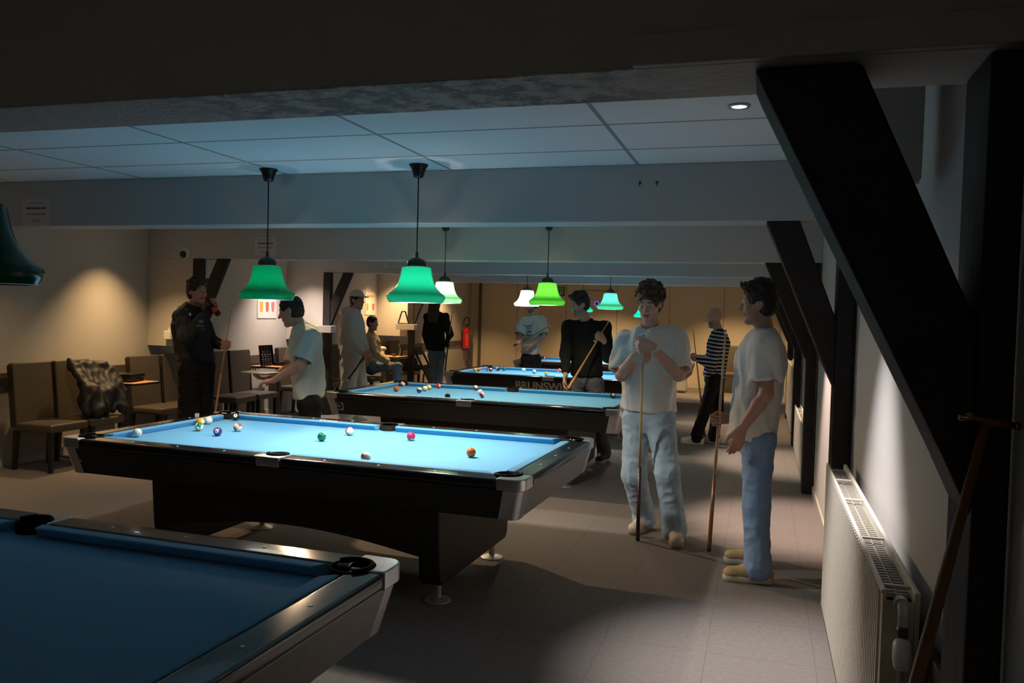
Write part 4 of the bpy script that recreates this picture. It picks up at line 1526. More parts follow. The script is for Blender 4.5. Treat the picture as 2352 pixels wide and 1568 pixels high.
def hair(f, c, hf, hu, s, style, rnd):
    hf = nrm(hf)
    hu = nrm(np.array(hu)-hf*np.dot(hu, hf))
    hl = np.cross(hu, hf)
    P = lambda a, b, u: c+(hl*a+hf*b+hu*u)*s
    ax = (hl, hf, hu)
    if style == 'bald':
        return
    th = {'curly': .014, 'short': .008, 'quiff': .010, 'long': .010, 'buzz': .004}[style]
    f.ell(P(0, -.016, .040), ((.077+th)*s, (.094+th)*s, (.090+th)*s), ax, k=.01)
    f.ell(P(0, -.035, -.010), ((.075+th*.7)*s, (.070+th)*s, (.085)*s), ax, k=.02)
    # open the face, ears and nape
    f.ell(P(0, .112, -.034), (.072*s, .085*s, .100*s), ax, k=.012, sub=True)
    for a in (-1, 1):
        f.ell(P(a*.090, .010, -.030), (.032*s, .045*s, .046*s), ax, k=.010, sub=True)
    f.cut(P(0, -.05, -.085), -hu*.9-hf*.2, k=.01)
    if style in ('curly', 'quiff'):
        n = 190 if style == 'curly' else 60
        for _ in range(n):
            th_ = rnd.uniform(0, 2*math.pi)
            el = rnd.uniform(-.15, 1.4) if style == 'curly' else rnd.uniform(.5, 1.4)
            v = (math.cos(el)*math.cos(th_), math.cos(el)*math.sin(th_), math.sin(el))
            if v[1] > .30 and v[2] < .60:
                continue
            if style == 'curly' and abs(v[0]) > .7 and v[2] < -.1:
                continue
            g = 1.12 if style == 'curly' else 1.03
            r = rnd.uniform(.013, .022)*s
            p = P(v[0]*.084*g, -.012+v[1]*.102*g, .040+v[2]*.100*g)
            q = p+(hl*rnd.uniform(-.02, .02)+hf*rnd.uniform(-.015, .02)+hu*rnd.uniform(-.012, .016))*s
            f.cone(p, q, r, r*.55, k=.008)
    if style == 'quiff':
        for a in np.linspace(-.05, .05, 7):
            f.cone(P(a, .068, .098), P(a*1.05, .096, .118+rnd.uniform(-.005, .012)), .020*s, .010*s, k=.012)
    if style == 'long':
        for a in np.linspace(-.075, .075, 7):
            f.cone(P(a, -.075, .03), P(a*1.15, -.105, -.20), .028*s, .026*s, k=.02)
            f.cone(P(a*1.15, -.105, -.20), P(a*1.05, -.10, -.36), .026*s, .014*s, k=.02)


def bounds(pts, m):
    pts = np.array(pts)
    return pts.min(0)-m, pts.max(0)+m


PARTS = {}


def person(label, J, o, skinm=None, hairm=None, hstyle='short', top=None, bottom=None, shoes=None, s=1.0, h=.007, hands=None,
           sleeve=1.0, hem=.02, fit=1.0, tops='tee', legfit=1.0, detail=False, seed=1, legs=True, solem=None, soleh=.03, stubble=0.0, lower='straight'):
    """J: named joints in room coordinates"""
    rnd = random.Random(seed)
    t = thing('person', label, 'person', o)
    hf, hu = nrm(J['hdir']), nrm(J.get('hup', (0, 0, 1)))
    c = J['head']
    allp = [v for k_, v in J.items() if k_ not in ('hdir', 'hup', 'fwd', 'toeL', 'toeR')]
    lo, hi = bounds(allp, .26)
    lo[2] = max(lo[2], -.02)
    fw_ = nrm(J['fwd'])
    # ---- body: one continuous skin
    f = Field(lo, hi, h)
    pel, che, nec = J['pel'], J['chest'], J['neck']
    mid = (pel+che)/2
    f.cone(pel, mid, .125*s, .115*s, k=.04, sq=(fw_, 1.45))
    f.cone(mid, che, .115*s, .135*s, k=.04, sq=(fw_, 1.4))
    f.cone(che, nec-(nec-che)*.2, .12*s, .07*s, k=.04, sq=(fw_, 1.3))
    for q in 'LR':
        sh, el, wr = J['sh'+q], J['el'+q], J['wr'+q]
        f.cone(che*.55+nec*.45, sh, .06*s, .056*s, k=.03)
        f.cone(sh, el, .052*s, .040*s, k=.02)
        up = el+(wr-el)*.3
        f.cone(el, up, .040*s, .041*s, k=.02)
        f.cone(up, wr, .041*s, .0265*s, k=.02)
        if legs:
            hp, kn, an = J['hip'+q], J['kn'+q], J['an'+q]
            f.cone(hp, kn, .082*s, .052*s, k=.04)
            cf = kn+(an-kn)*.3
            f.cone(kn, cf, .050*s, .052*s, k=.02)
            f.cone(cf, an, .052*s, .034*s, k=.02)
            f.cone(an+V3(0, 0, -.03), an+nrm(J['toe'+q])*.14*s+V3(0, 0, -.05), .036*s, .026*s, k=.02)
    f.cone(nec-(c-nec)*.2, c-hu*.06*s-hf*.02*s, .058*s, .053*s, k=.025)
    hl, hu = head(f, c, hf, hu, s, detail)
    for (q, d, n, sg, cu, th) in (hands or []):
        hand(f, J['wr'+q], d, n, sg, s*1.0, cu, thumb=th)

    smile = 9.0 if detail and seed == 3 else 0.0

    def tint(P):
        r = np.zeros((len(P), 4))
        r[:, 3] = 1
        q = P-c
        a, b, u = q@hl/s, q@hf/s, q@hu/s
        um = u-smile*a*a+smile*.00015
        lip = np.exp(-((a/.025)**4+((um+.062)/.0105)**4))*(b > .06)
        r[:, 0] = np.clip(lip*1.2, 0, 1)
        brow = np.exp(-(((np.abs(a)-.033)/.020)**4+((u-.027-.006*np.sin(np.abs(a)*60))/.006)**4))*(b > .05)
        st = stubble*np.clip((-.035-u)/.02, 0, 1)*np.clip((.115+u)/.01+.5, 0, 1)*np.clip((b+.01)/.03, 0, 1)*(1-lip)
        mou = stubble*np.exp(-((a/.03)**4+((u+.045)/.008)**4))*(b > .06)
        slit = np.exp(-((a/.027)**4+((um+.0615)/.0026)**2))*(b > .06)*.85
        r[:, 1] = np.clip(np.maximum(np.maximum(brow*.9, st*.75), np.maximum(mou*.6, slit)), 0, 1)
        return r
    body = skin_object('body', f, skinm or m_skin, t, o, tint=tint, rel=1)
    if detail:
        for a in (-1, 1):
            e = c+(hl*a*.031+hf*.0772+hu*.003)*s
            d = nrm(hf*1+hu*-.25)
            ey = MB().ball((0, 0, 0), .0118*s, 16).build('eye', m_eye, t, smooth=True)
            ey.location = e-np.array(o)
            ir = MB().ball(tuple(d*.0068*s), .0060*s, 12).build('iris', m_iris, ey, smooth=True)
    # ---- hair
    if hstyle != 'bald':
        f = Field(c-.30 if hstyle != 'long' else c-.5, c+.30, min(h, .006) if detail else h)
        hair(f, c, hf, hu, s, hstyle, rnd)
        skin_object('hair', f, hairm or m_hair_dk, t, o, rel=1, rough=.004, rscale=70 if detail else 45, seed=seed)
    # ---- top
    hc = max(h*1.3, .008)
    pts = [pel, che, nec, J['shL'], J['shR'], J['elL'], J['elR'], J['wrL'], J['wrR']]
    lo2, hi2 = bounds(pts, .24)
    lo2[2] -= .12
    f = Field(lo2, hi2, hc)
    ax_ = nrm(che-pel)
    hemp = pel-ax_*hem
    F = fit
    f.cone(hemp-ax_*.06, mid, .170*s*F, .160*s*F, k=.04, sq=(fw_, 1.45))
    f.cone(mid, che, .160*s*F, .165*s*F, k=.04, sq=(fw_, 1.40))
    f.cone(che, nec-(nec-che)*.22, .150*s*F, .085*s, k=.05, sq=(fw_, 1.25))
    cuts = []
    f.cut(hemp, -ax_)
    torso = f
    f = Field(lo2, hi2, hc)
    for q in 'LR':
        sh, el, wr = J['sh'+q], J['el'+q], J['wr'+q]
        f.cone(che*.45+nec*.55, sh, .075*s, .074*s*F, k=.04)
        if sleeve <= 1.0:
            e2 = sh+(el-sh)*sleeve
            r0, r1 = .076*s*F, (.080 if tops == 'tee' else .065)*s*F
            dn = nrm(el-sh)
            f.cone(sh, e2+dn*.05, r0, r1, k=.03)
            cuts.append((e2, dn, r1))
        else:
            e2 = el+(wr-el)*(sleeve-1)
            f.cone(sh, el, .072*s*F, .060*s*F, k=.03)
            dn = nrm(wr-el)
            f.cone(el, e2, .060*s*F, .043*s*F, k=.025)
            f.cone(e2-dn*.03, e2, .040*s*F, .038*s*F, k=.01)
    if tops == 'hoodie':
        bk = -fw_
        f.ell(nec+bk*.085*s-V3(0, 0, .02), (.12*s, .12*s, .075*s), k=.03)
        f.cone(nec+V3(0, 0, .015), nec-fw_*-.03+V3(0, 0, .02), .085*s, .075*s, k=.03)
        f.cone(hemp-ax_*.0, hemp+ax_*.03, .155*s*F, .165*s*F, k=.01, sq=(fw_, 1.45))
    for e2, dn, r1 in cuts:
        f.cut(e2, dn, e2-.16, e2+.16+0*dn)
        f.cone(e2-dn*.035, e2+dn*.06, r1-.016, r1-.008, k=0, sub=True)
    kk = np.maximum(.03-np.abs(torso.D-f.D), 0)/.03
    f.D = np.minimum(torso.D, f.D)-kk*kk*.03*.25
    # neck opening
    nu = nrm(c-nec)
    f.cone(nec+nu*.005+fw_*.01, nec+nu*.14, .060*s, .075*s, k=.008, sub=True)
    topo = skin_object({'tee': 't_shirt', 'hoodie': 'hoodie', 'sweater': 'sweater'}[tops], f, top, t, o, folds=.017*s, fscale=(12, 12, 6), seed=seed+2, rel=2)
    # ---- legwear
    if legs:
        pts = [pel]+[J[a+q] for a in ('hip', 'kn', 'an') for q in 'LR']
        lo3, hi3 = bounds(pts, .2)
        lo3[2] = max(lo3[2]-.0, .02)
        f = Field(lo3, hi3, hc)
        G = legfit
        f.cone(J['hipL'], J['hipR'], .090*s*G, .090*s*G, k=.04)
        f.cone(pel+ax_*.10, pel-ax_*.04, .128*s, .14*s, k=.05, sq=(fw_, 1.35))
        for q in 'LR':
            hp, kn, an = J['hip'+q], J['kn'+q], J['an'+q]
            f.cone(hp, kn, .090*s*G, .074*s*G, k=.035)
            f.cone(kn, an+V3(0, 0, .02), .074*s*G, .069*s*G, k=.03)
            f.cone(an+V3(0, 0, .07), an+V3(0, 0, -.01), .062*s*G, .076*s*G, k=.02)
        skin_object('trousers', f, bottom, t, o, folds=.0075*s, fscale=(15, 15, 17), seed=seed+5, rel=2)
        for q in 'LR':
            an, td = J['an'+q], nrm(J['toe'+q])
            up = V3(0, 0, 1)
            sd = np.cross(up, td)
            g = V3(an[0], an[1], 0)
            heel, toe = g-td*.055*s, g+td*.185*s
            f = Field(np.minimum(heel, toe)-.12, np.maximum(heel, toe)+V3(.12, .12, .2), hc*.7)
            f.cone(heel+up*.05, g+td*.05*s+up*.065, .042*s, .046*s, k=.02)
            f.cone(g+td*.03*s+up*.065, toe-td*.03*s+up*.042, .048*s, .040*s, k=.03)
            f.ell(toe-td*.035*s+up*.045, (.046*s, .046*s, .034*s), k=.02)
            f.cone(g+up*.08, g+up*.13, .050*s, .046*s, k=.02)
            f.cut(g+up*soleh, -up)
            f.cut(g+up*.125, up)
            sh_ = skin_object('shoe', f, shoes, t, o, rel=1)
            f = Field(np.minimum(heel, toe)-.12, np.maximum(heel, toe)+.12, hc*.7)
            f.cone(heel+up*.02, g+td*.06*s+up*.02, .043*s, .044*s, k=.02)
            f.cone(g+td*.06*s+up*.02, toe-td*.03*s+up*.02, .046*s, .048*s, k=.02)
            f.cut(g+up*(soleh+.004), up)
            f.cut(g+up*.001, -up)
            skin_object('sole', f, solem or m_sole, sh_, o, rel=0)
            if detail:
                for i in range(4):
                    p0 = g+td*(.045+.025*i)*s+up*(.122-.012*i)
                    MB().tube([p0-sd*.026*s-up*.010-np.array(o), p0+up*.004-np.array(o), p0+sd*.026*s-up*.010-np.array(o)], .0045, 6).build('lace', m_lace, sh_, smooth=True)
    PARTS[t.name] = topo
    return t, hl, hu


def decal(o, px, py, w, h, m, name, parent, shape='box', off=.0025):
    """a print on a garment: a patch that follows the cloth around the place seen at a pixel"""
    bpy.context.view_layer.update()
    M = o.matrix_world
    Mi = M.inverted()
    org = Mi @ Vector((0, 0, CAMZ))
    d = (Mi.to_3x3() @ Vector((px-W/2)/FPX*_r-(py-H/2)/FPX*_u+_fw)).normalized()
    ok, loc, nor, _ = o.ray_cast(org, d)
    if not ok:
        return
    x = Vector((0, 0, 1)).cross(nor).normalized()
    y = nor.cross(x)
    nx, ny = 9, 7
    vs, back = [], []
    for j in range(ny):
        for i in range(nx):
            a, b = (2*i/(nx-1)-1), (2*j/(ny-1)-1)
            if shape == 'oval':
                a, b = a*math.sqrt(1-b*b/2), b*math.sqrt(1-a*a/2)
            p = loc+x*(a*w)+y*(b*h)+nor*.06
            k_, l2, n2, _ = o.ray_cast(p, -nor)
            q = l2 if k_ else loc+x*(a*w)+y*(b*h)
            vs.append(q+nor*off)
            back.append(q-nor*.002)
    n = nx*ny
    fs = [(j*nx+i, j*nx+i+1, (j+1)*nx+i+1, (j+1)*nx+i) for j in range(ny-1) for i in range(nx-1)]
    fs += [tuple(k+n for k in f_[::-1]) for f_ in fs]
    MB().add(vs+back, fs).build(name, m, parent, smooth=True)


m_lace = mat('shoe_lace', (.55, .52, .45), .8)


# cues
m_cue_light = mat('cue_maple', (.62, .44, .20), .35, var=.12, vscale=20, stretch=(1, 1, .1), coat=.3)
m_cue_orange = mat('cue_amber', (.48, .22, .06), .35, var=.15, vscale=20, stretch=(1, 1, .1), coat=.3)
m_cue_dark = mat('cue_rosewood', (.045, .010, .007), .3, var=.2, coat=.3)
m_cue_red = mat('cue_brown', (.22, .07, .02), .3, var=.2, coat=.3)
m_tip = mat('cue_tip', (.03, .06, .07), .8)


def cue(label, tip, butt, shaft_m, butt_m, split=.38, r0=.0065, r1=.0145, group='pool cues held by the players'):
    tip, butt = Vector(tip), Vector(butt)
    t = thing('cue_stick', label, 'cue', butt, group=group)
    L = (butt-tip).length
    M = axis_frame((0, 0, 0), tip-butt)
    rs = r1+(r0-r1)*split
    MB().lathe([(r1*.9, 0), (r1, .006), (r1, .05), (rs, L*split)], 16, M=M).build('butt', butt_m, t, smooth=True)
    MB().lathe([(rs, L*split), (r0, L-.03)], 16, M=M).build('shaft', shaft_m, t, smooth=True)
    MB().lathe([(r0, L-.03), (r0*.98, L-.008)], 16, M=M).build('ferrule', m_white, t, smooth=True)
    MB().lathe([(r0*.98, L-.008), (r0*.9, L-.002), (r0*.4, L)], 16, M=M).build('tip', m_tip, t, smooth=True)
    MB().lathe([(r1*1.02, 0), (r1*1.04, .012), (r1*.9, .016)], 16, M=M).build('bumper', m_black, t, smooth=True)
    return t


def A_(px, py, y):
    return at(px, py, Y=y)


def grip(axis, fore, side):
    """hand axes for a fist round a stick: the stick lies across the palm"""
    c = nrm(axis)
    d = nrm(np.array(fore)-c*np.dot(fore, c))
    n = nrm(np.cross(c, d))*side
    return d, n


GR = (62, 78, 48)       # finger bends when holding a cue
RX = (18, 24, 14)       # relaxed

# ---- the man in the white shirt facing the camera, both hands on his cue
tipA, buttA = A_(1478, 769, 5.66), np.array([-.812, 5.90, .004])
axA = nrm(tipA-buttA)
hc1 = tipA-axA*.155     # lower hand (his right)
hc2 = tipA-axA*.075     # upper hand (his left)
J = dict(head=A_(1492, 697, 5.92), hdir=(-.16, -.93, -.30), hup=(0, -.25, 1), neck=A_(1494, 752, 5.98), chest=A_(1494, 805, 5.99), pel=A_(1489, 930, 6.03), fwd=(-.12, -1, 0),
         shL=A_(1550, 781, 5.97), shR=A_(1440, 789, 6.02), elL=A_(1559, 862, 5.86), elR=A_(1427, 862, 5.92),
         hipL=A_(1516, 962, 6.0), hipR=A_(1464, 962, 6.05), knL=A_(1532, 1085, 5.90), knR=A_(1456, 1090, 6.02),
         anL=V3(-.56, 5.98, .09), anR=V3(-.815, 6.22, .09), toeL=(.22, -1, 0), toeR=(-.30, -1, 0))
dR, nR = grip(axA, (.75, -.5, .35), 1)
J['wrR'] = hc1-nR*.030-dR*.058
dL, nL = grip(axA, (-.9, -.25, .25), -1)
J['wrL'] = hc2-nL*.034-dL*.062
oA = (-.68, 6.0, 0)
tA, hlA, huA = person('person in white t-shirt and light jeans facing the camera, both hands on a cue', J, oA, m_skin_pale, m_hair_br, 'curly', m_tee, m_jean,
       mat('shoe_cream', (.52, .42, .33), .6, var=.15), s=1.02, h=.0042, hands=[('R', dR, nR, 1, GR, (.8, .9)), ('L', dL, nL, -1, GR, (.2, .3))],
       sleeve=.86, hem=.03, fit=1.16, detail=True, seed=3, legfit=1.14, solem=mat('sole_brown', (.30, .20, .14), .6))
cue('cue standing upright in the hands of the man in the white t-shirt facing the camera', tipA, buttA, m_cue_light, m_cue_dark, .37)
decal(PARTS[tA.name], 1494, 745, .05, .004, mat('print_dark', (.08, .08, .09), .8), 'collar_print', PARTS[tA.name])
# wrist watch
w0 = J['wrL']-nrm(J['wrL']-J['elL'])*.02
wa = nrm(J['wrL']-J['elL'])
wm = frame3(Vector(w0-np.array(oA)), *[Vector(v) for v in (lambda x: (x, np.cross(wa, x), wa))(nrm(np.cross(wa, (0, 0, 1))))])
wt = MB().lathe([(.031, -.008), (.033, 0), (.031, .008), (.029, .008), (.029, -.008), (.031, -.008)], 24, M=wm, close=False).build('watch', m_chrome, tA, smooth=True)
wd_ = nrm(V3(.3, -.8, .5)-wa*np.dot(V3(.3, -.8, .5), wa))
MB().lathe([(.018, 0), (.019, .004), (.016, .007)], 24, M=axis_frame(w0-np.array(oA)+wd_*.030, w0-np.array(oA)+wd_*.06)).build('watch_face', m_white, wt, bevel=.001)

# ---- the man in profile on the right
tipB, buttB = A_(1667, 757, 5.52), np.array([-.30, 5.72, .03])
axB = nrm(tipB-buttB)
hB = buttB+axB*((A_(1655, 965, 5.6)[2]-.03)/axB[2])
J = dict(head=A_(1742, 697, 5.40), hdir=(-1, -.02, -.06), neck=A_(1756, 765, 5.42), chest=A_(1748, 825, 5.42), pel=A_(1729, 985, 5.43), fwd=(-1, 0, 0),
         shL=A_(1758, 797, 5.23), shR=A_(1744, 792, 5.60), elL=A_(1760, 905, 5.17), wrL=A_(1703, 985, 5.16), elR=A_(1738, 900, 5.68),
         hipL=A_(1742, 1010, 5.33), hipR=A_(1738, 1005, 5.53), knL=A_(1737, 1160, 5.29), knR=A_(1738, 1150, 5.56),
         anL=V3(.02, 5.24, .09), anR=V3(.01, 5.60, .09), toeL=(-1, -.08, 0), toeR=(-1, .05, 0))
dR, nR = grip(axB, (-1, -.3, -.2), 1)
J['wrR'] = hB-nR*.030-dR*.060
tB, _, _ = person('person in a white t-shirt and blue jeans in profile on the right, facing left', J, (.0, 5.42, 0), m_skin, m_hair_dk, 'quiff', m_tee, m_jean2,
       mat('shoe_tan', (.42, .28, .13), .7, var=.15), s=1.03, h=.0042, hands=[('R', dR, nR, 1, GR, (.6, .7)), ('L', (-.25, -.05, -1), (-.3, .95, 0), -1, (16, 26, 16), (.3, .3))],
       sleeve=.74, hem=.06, fit=1.2, detail=True, seed=7, legfit=1.06, stubble=.35, solem=mat('sole_cream', (.50, .46, .36), .7), soleh=.04)
cue('cue held low by the man in profile on the right', tipB, buttB, m_cue_light, m_cue_red, .36)

# ---- the bald man in the striped jumper
m_stripe = cloth_mat('jumper_striped', (.012, .012, .03))
_nt = m_stripe.node_tree
_b = _nt.nodes['Principled BSDF']
_tc = _nt.nodes.new('ShaderNodeTexCoord')
_mp = _nt.nodes.new('ShaderNodeMapping')
_mp.inputs['Rotation'].default_value = (0, -.10, 0)
_wv = _nt.nodes.new('ShaderNodeTexWave')
_wv.bands_direction = 'Z'
_wv.inputs['Scale'].default_value = 6.6
_wv.inputs['Distortion'].default_value = .6
_wv.inputs['Detail Scale'].default_value = 1.5
_cr = _nt.nodes.new('ShaderNodeValToRGB')
_cr.color_ramp.interpolation = 'CONSTANT'
_cr.color_ramp.elements[0].color = (.012, .012, .03, 1)
_cr.color_ramp.elements[1].position = .68
_cr.color_ramp.elements[1].color = (.42, .42, .46, 1)
_nt.links.new(_tc.outputs['Object'], _mp.inputs[0])
_nt.links.new(_mp.outputs[0], _wv.inputs[0])
_nt.links.new(_wv.outputs['Fac'], _cr.inputs[0])
_nt.links.new(_cr.outputs[0], _b.inputs['Base Color'])
Y = 10.75
tip_, butt_ = A_(1592, 757, Y-.38), A_(1619, 1002, Y-.05)
ax_c = nrm(tip_-butt_)
hh_ = tip_-ax_c*((tip_[2]-A_(1599, 822, Y-.3)[2])/ax_c[2])
J = dict(head=A_(1641, 730, Y), hdir=(-.92, .35, -.12), neck=A_(1651, 760, Y), chest=A_(1650, 790, Y), pel=A_(1640, 862, Y), fwd=(-.9, .4, 0),
         shL=A_(1652, 772, Y-.19), shR=A_(1655, 772, Y+.18), elL=A_(1634, 838, Y-.30), elR=A_(1630, 825, Y+.2), wrR=A_(1605, 822, Y+.02),
         hipL=A_(1640, 872, Y-.09), hipR=A_(1646, 872, Y+.09), knL=A_(1620, 940, Y-.10), knR=A_(1648, 940, Y+.16),
         anL=V3(*A_(1600, 1003, Y-.08)), anR=V3(*A_(1640, 1003, Y+.12)), toeL=(-1, .1, 0), toeR=(-1, .15, 0))
J['anL'][2] = J['anR'][2] = .09
d_, n_ = grip(ax_c, (-1, .3, .2), -1)
J['wrL'] = hh_-n_*.03-d_*.06
person('bald bearded person in a navy and white striped jumper and dark trousers, holding a cue', J, (-.66, Y, 0), m_skin, None, 'bald', m_stripe, m_darkp,
       mat('shoe_white', (.60, .56, .50), .6), s=1.0, h=.0075, hands=[('L', d_, n_, -1, GR, (.6, .7)), ('R', (-1, -.2, 0), (.2, -1, .2), 1, GR, (.6, .7))],
       sleeve=1.93, hem=.02, fit=1.0, tops='sweater', seed=11, stubble=.9, legfit=1.0)
cue('cue held by the bald man in the striped jumper', tip_, butt_, m_cue_light, m_cue_red, .4)

# ---- the man in the black sweater between the tables
Y = 9.15
tip_, butt_ = A_(1398, 738, Y-.12), A_(1304, 894, Y-.36)
ax_c = nrm(tip_-butt_)
hh_ = butt_+ax_c*((A_(1379, 775, Y-.2)[2]-butt_[2])/ax_c[2])
J = dict(head=A_(1332, 699, Y-.02), hdir=(-.80, -.55, -.22), neck=A_(1345, 738, Y), chest=A_(1347, 772, Y), pel=A_(1348, 862, Y+.02), fwd=(-.25, -1, 0),
         shL=A_(1386, 752, Y+.02), shR=A_(1307, 752, Y-.02), elR=A_(1300, 815, Y-.08), wrR=A_(1299, 862, Y-.22), elL=A_(1398, 818, Y-.06),
         hipL=A_(1368, 880, Y), hipR=A_(1329, 880, Y+.02), knL=A_(1378, 985, Y-.08), knR=A_(1329, 970, Y),
         anL=V3(-1.64, 8.98, .09), anR=V3(-2.02, 9.10, .09), toeL=(-.1, -1, 0), toeR=(-.3, -1, 0))
d_, n_ = grip(ax_c, (-.3, -.5, .9), -1)
J['wrL'] = hh_-n_*.03-d_*.06
tS, _, _ = person('person in a black sweater and grey jeans between two tables, cue across his chest', J, (-1.87, Y, 0), m_skin, m_hair_dk, 'quiff', cloth_mat('sweater_black', (.006, .006, .006)),
       m_jeand, mat('shoe_black', (.012, .011, .01), .6), s=1.02, h=.0068, hands=[('L', d_, n_, -1, GR, (.5, .6)), ('R', (-.05, -.25, -1), (.9, -.2, .0), 1, (20, 25, 15), (.3, .3))],
       sleeve=1.72, hem=.0, fit=1.05, tops='sweater', seed=13, stubble=.6, detail=True)
decal(PARTS[tS.name], 1368, 783, .028, .012, m_white, 'emblem', PARTS[tS.name], 'oval')
cue('amber cue slanting across the man in the black sweater', tip_, butt_, m_cue_orange, m_cue_orange, .4)

# ---- the man in the dark hoodie drinking from a bottle
Y = 7.35
tip_, butt_ = A_(530, 714, Y+.15), np.array([*A_(487, 985, Y-.1)[:2], .03])
butt_ = A_(486, 1000, Y+.1)
ax_c = nrm(tip_-butt_)
hh_ = butt_+ax_c*((A_(513, 794, Y+.1)[2]-butt_[2])/ax_c[2])
b0, b1 = A_(476, 688, Y+.0), A_(506, 727, Y-.02)
bax = nrm(np.array(b1)-np.array(b0))
hb = b0+bax*.085
J = dict(head=A_(453, 670, Y), hdir=(.96, -.22, .05), neck=A_(438, 712, Y), chest=A_(438, 745, Y), pel=A_(448, 830, Y), fwd=(.8, -.6, 0),
         shR=A_(418, 728, Y-.18), shL=A_(462, 730, Y+.17), elR=A_(428, 775, Y-.30), elL=A_(480, 778, Y+.18),
         hipL=A_(465, 845, Y+.05), hipR=A_(437, 845, Y-.08), knL=A_(465, 945, Y+.05), knR=A_(433, 950, Y-.12),
         anL=V3(*A_(470, 1030, Y+.05)), anR=V3(*A_(432, 1040, Y-.15)), toeL=(1, -.3, 0), toeR=(.8, -.7, 0))
J['anL'][2] = J['anR'][2] = .09
J['anL'][0], J['anR'][0] = -5.55, -5.83
d_, n_ = grip(ax_c, (.9, -.2, -.1), 1)
J['wrL'] = hh_-n_*.03-d_*.06
d2_, n2_ = grip(bax, (.75, .1, .75), 1)
J['wrR'] = hb-n2_*.036-d2_*.055
tH, _, _ = person('person in a dark hoodie and black trousers drinking from a bottle, at the left', J, (-5.7, Y, 0), m_skin, m_hair_br, 'quiff',
       cloth_mat('hoodie_dark', (.024, .025, .028)), m_darkp, mat('shoe_grey', (.3, .3, .3), .6), s=1.05, h=.0065,
       hands=[('L', d_, n_, 1, GR, (.5, .6)), ('R', d2_, n2_, -1, (45, 60, 40), (.4, .5))], sleeve=1.95, hem=.02, fit=1.08, tops='hoodie', seed=17, legfit=1.3, detail=True)
decal(PARTS[tH.name], 436, 722, .018, .018, m_white, 'emblem', PARTS[tH.name], 'oval')
for py_, w_, h_ in ((738, .028, .014), (748, .06, .008), (756, .055, .007)):
    decal(PARTS[tH.name], 462, py_, w_, h_, mat('print_grey', (.12, .12, .13), .8), 'print', PARTS[tH.name], 'oval' if py_ < 745 else 'box')
cue('amber cue standing beside the man in the dark hoodie', tip_, butt_, m_cue_light, m_cue_orange, .5)
t = thing('bottle', 'dark bottle with a red label at the mouth of the man in the hoodie', 'bottle', b0)
Mb = axis_frame((0, 0, 0), b1-b0)
MB().lathe([(.012, 0), (.014, .012), (.012, .02), (.014, .06), (.030, .105), (.031, .11), (.031, .21), (.027, .22), (.0001, .22)], 20, M=Mb).build('glass', mat('bottle_dark', (.02, .006, .004), .12), t, smooth=True)
MB().lathe([(.0316, .13), (.0316, .19)], 20, M=Mb, close=False).build('label_band', m_red, t, smooth=True)

# ---- the leaning man in the mint white shirt
Y = 6.42
J = dict(head=A_(668, 714, Y-.04), hdir=(-.88, -.28, -.30), hup=(-.3, 0, 1), neck=A_(692, 752, Y), chest=A_(702, 790, Y), pel=A_(712, 912, Y+.02), fwd=(-.95, -.15, 0),
         shL=A_(716, 778, Y-.18), shR=A_(694, 772, Y+.18), elL=A_(690, 838, Y-.32), wrL=A_(628, 874, Y-.34), elR=A_(672, 842, Y+.10), wrR=A_(618, 868, Y-.05),
         hipL=A_(714, 930, Y-.08), hipR=A_(712, 928, Y+.1), knL=A_(706, 1050, Y-.08), knR=A_(702, 1040, Y+.12),
         anL=V3(-3.86, Y-.08, .09), anR=V3(-3.86, Y+.16, .09), toeL=(-1, -.1, 0), toeR=(-1, .1, 0))
person('person in a pale mint t-shirt leaning forward over a paper sheet between the tables', J, (-3.85, Y, 0), m_skin, m_hair_dk, 'short',
       cloth_mat('tee_mint', (.55, .60, .52)), m_darkp, mat('shoe_black', (.012, .011, .01), .6), s=1.03, h=.0062,
       hands=[('L', (-1, -.05, -.15), (.1, .3, -1), -1, (22, 30, 20), (.4, .4)), ('R', (-1, -.1, .05), (0, -.2, 1), -1, (30, 35, 20), (.6, .6))],
       sleeve=.85, hem=.0, fit=1.08, seed=19, detail=True)
p = A_(603, 856, Y-.2)
t = thing('menu_sheet', 'pale folded sheet held out by the leaning man in the mint shirt', 'paper', p)
MB().box(-.14, .10, -.12, .12, -.001, .001, M=Matrix.Rotation(.08, 4, 'Y')).build('front_leaf', mat('sheet_green', (.55, .58, .45), .8), t)
MB().box(-.13, .10, -.12, .12, .003, .005, M=Matrix.Rotation(.02, 4, 'Y')).build('back_leaf', m_paper, t)

# ---- the man in the white cap
Y = 10.35
tip_, butt_ = A_(846, 806, Y-.25), A_(796, 876, Y-.35)
ax_c = nrm(tip_-butt_)
hh_ = tip_-ax_c*.06
J = dict(head=A_(821, 689, Y), hdir=(.96, -.25, -.02), neck=A_(811, 716, Y), chest=A_(808, 746, Y), pel=A_(811, 814, Y), fwd=(.95, -.3, 0),
         shR=A_(802, 730, Y-.19), shL=A_(818, 730, Y+.19), elR=A_(806, 775, Y-.28), elL=A_(828, 772, Y+.22), wrL=A_(842, 800, Y+.12),
         hipL=A_(818, 826, Y+.09), hipR=A_(806, 826, Y-.09), knL=A_(826, 880, Y+.10), knR=A_(800, 885, Y-.12),
         anL=V3(*A_(822, 945, Y+.1)), anR=V3(*A_(792, 955, Y-.1)), toeL=(1, -.2, 0), toeR=(1, -.3, 0))
J['anL'][2] = J['anR'][2] = .09
d_, n_ = grip(ax_c, (.8, -.2, -.6), 1)
J['wrR'] = hh_-n_*.03-d_*.06
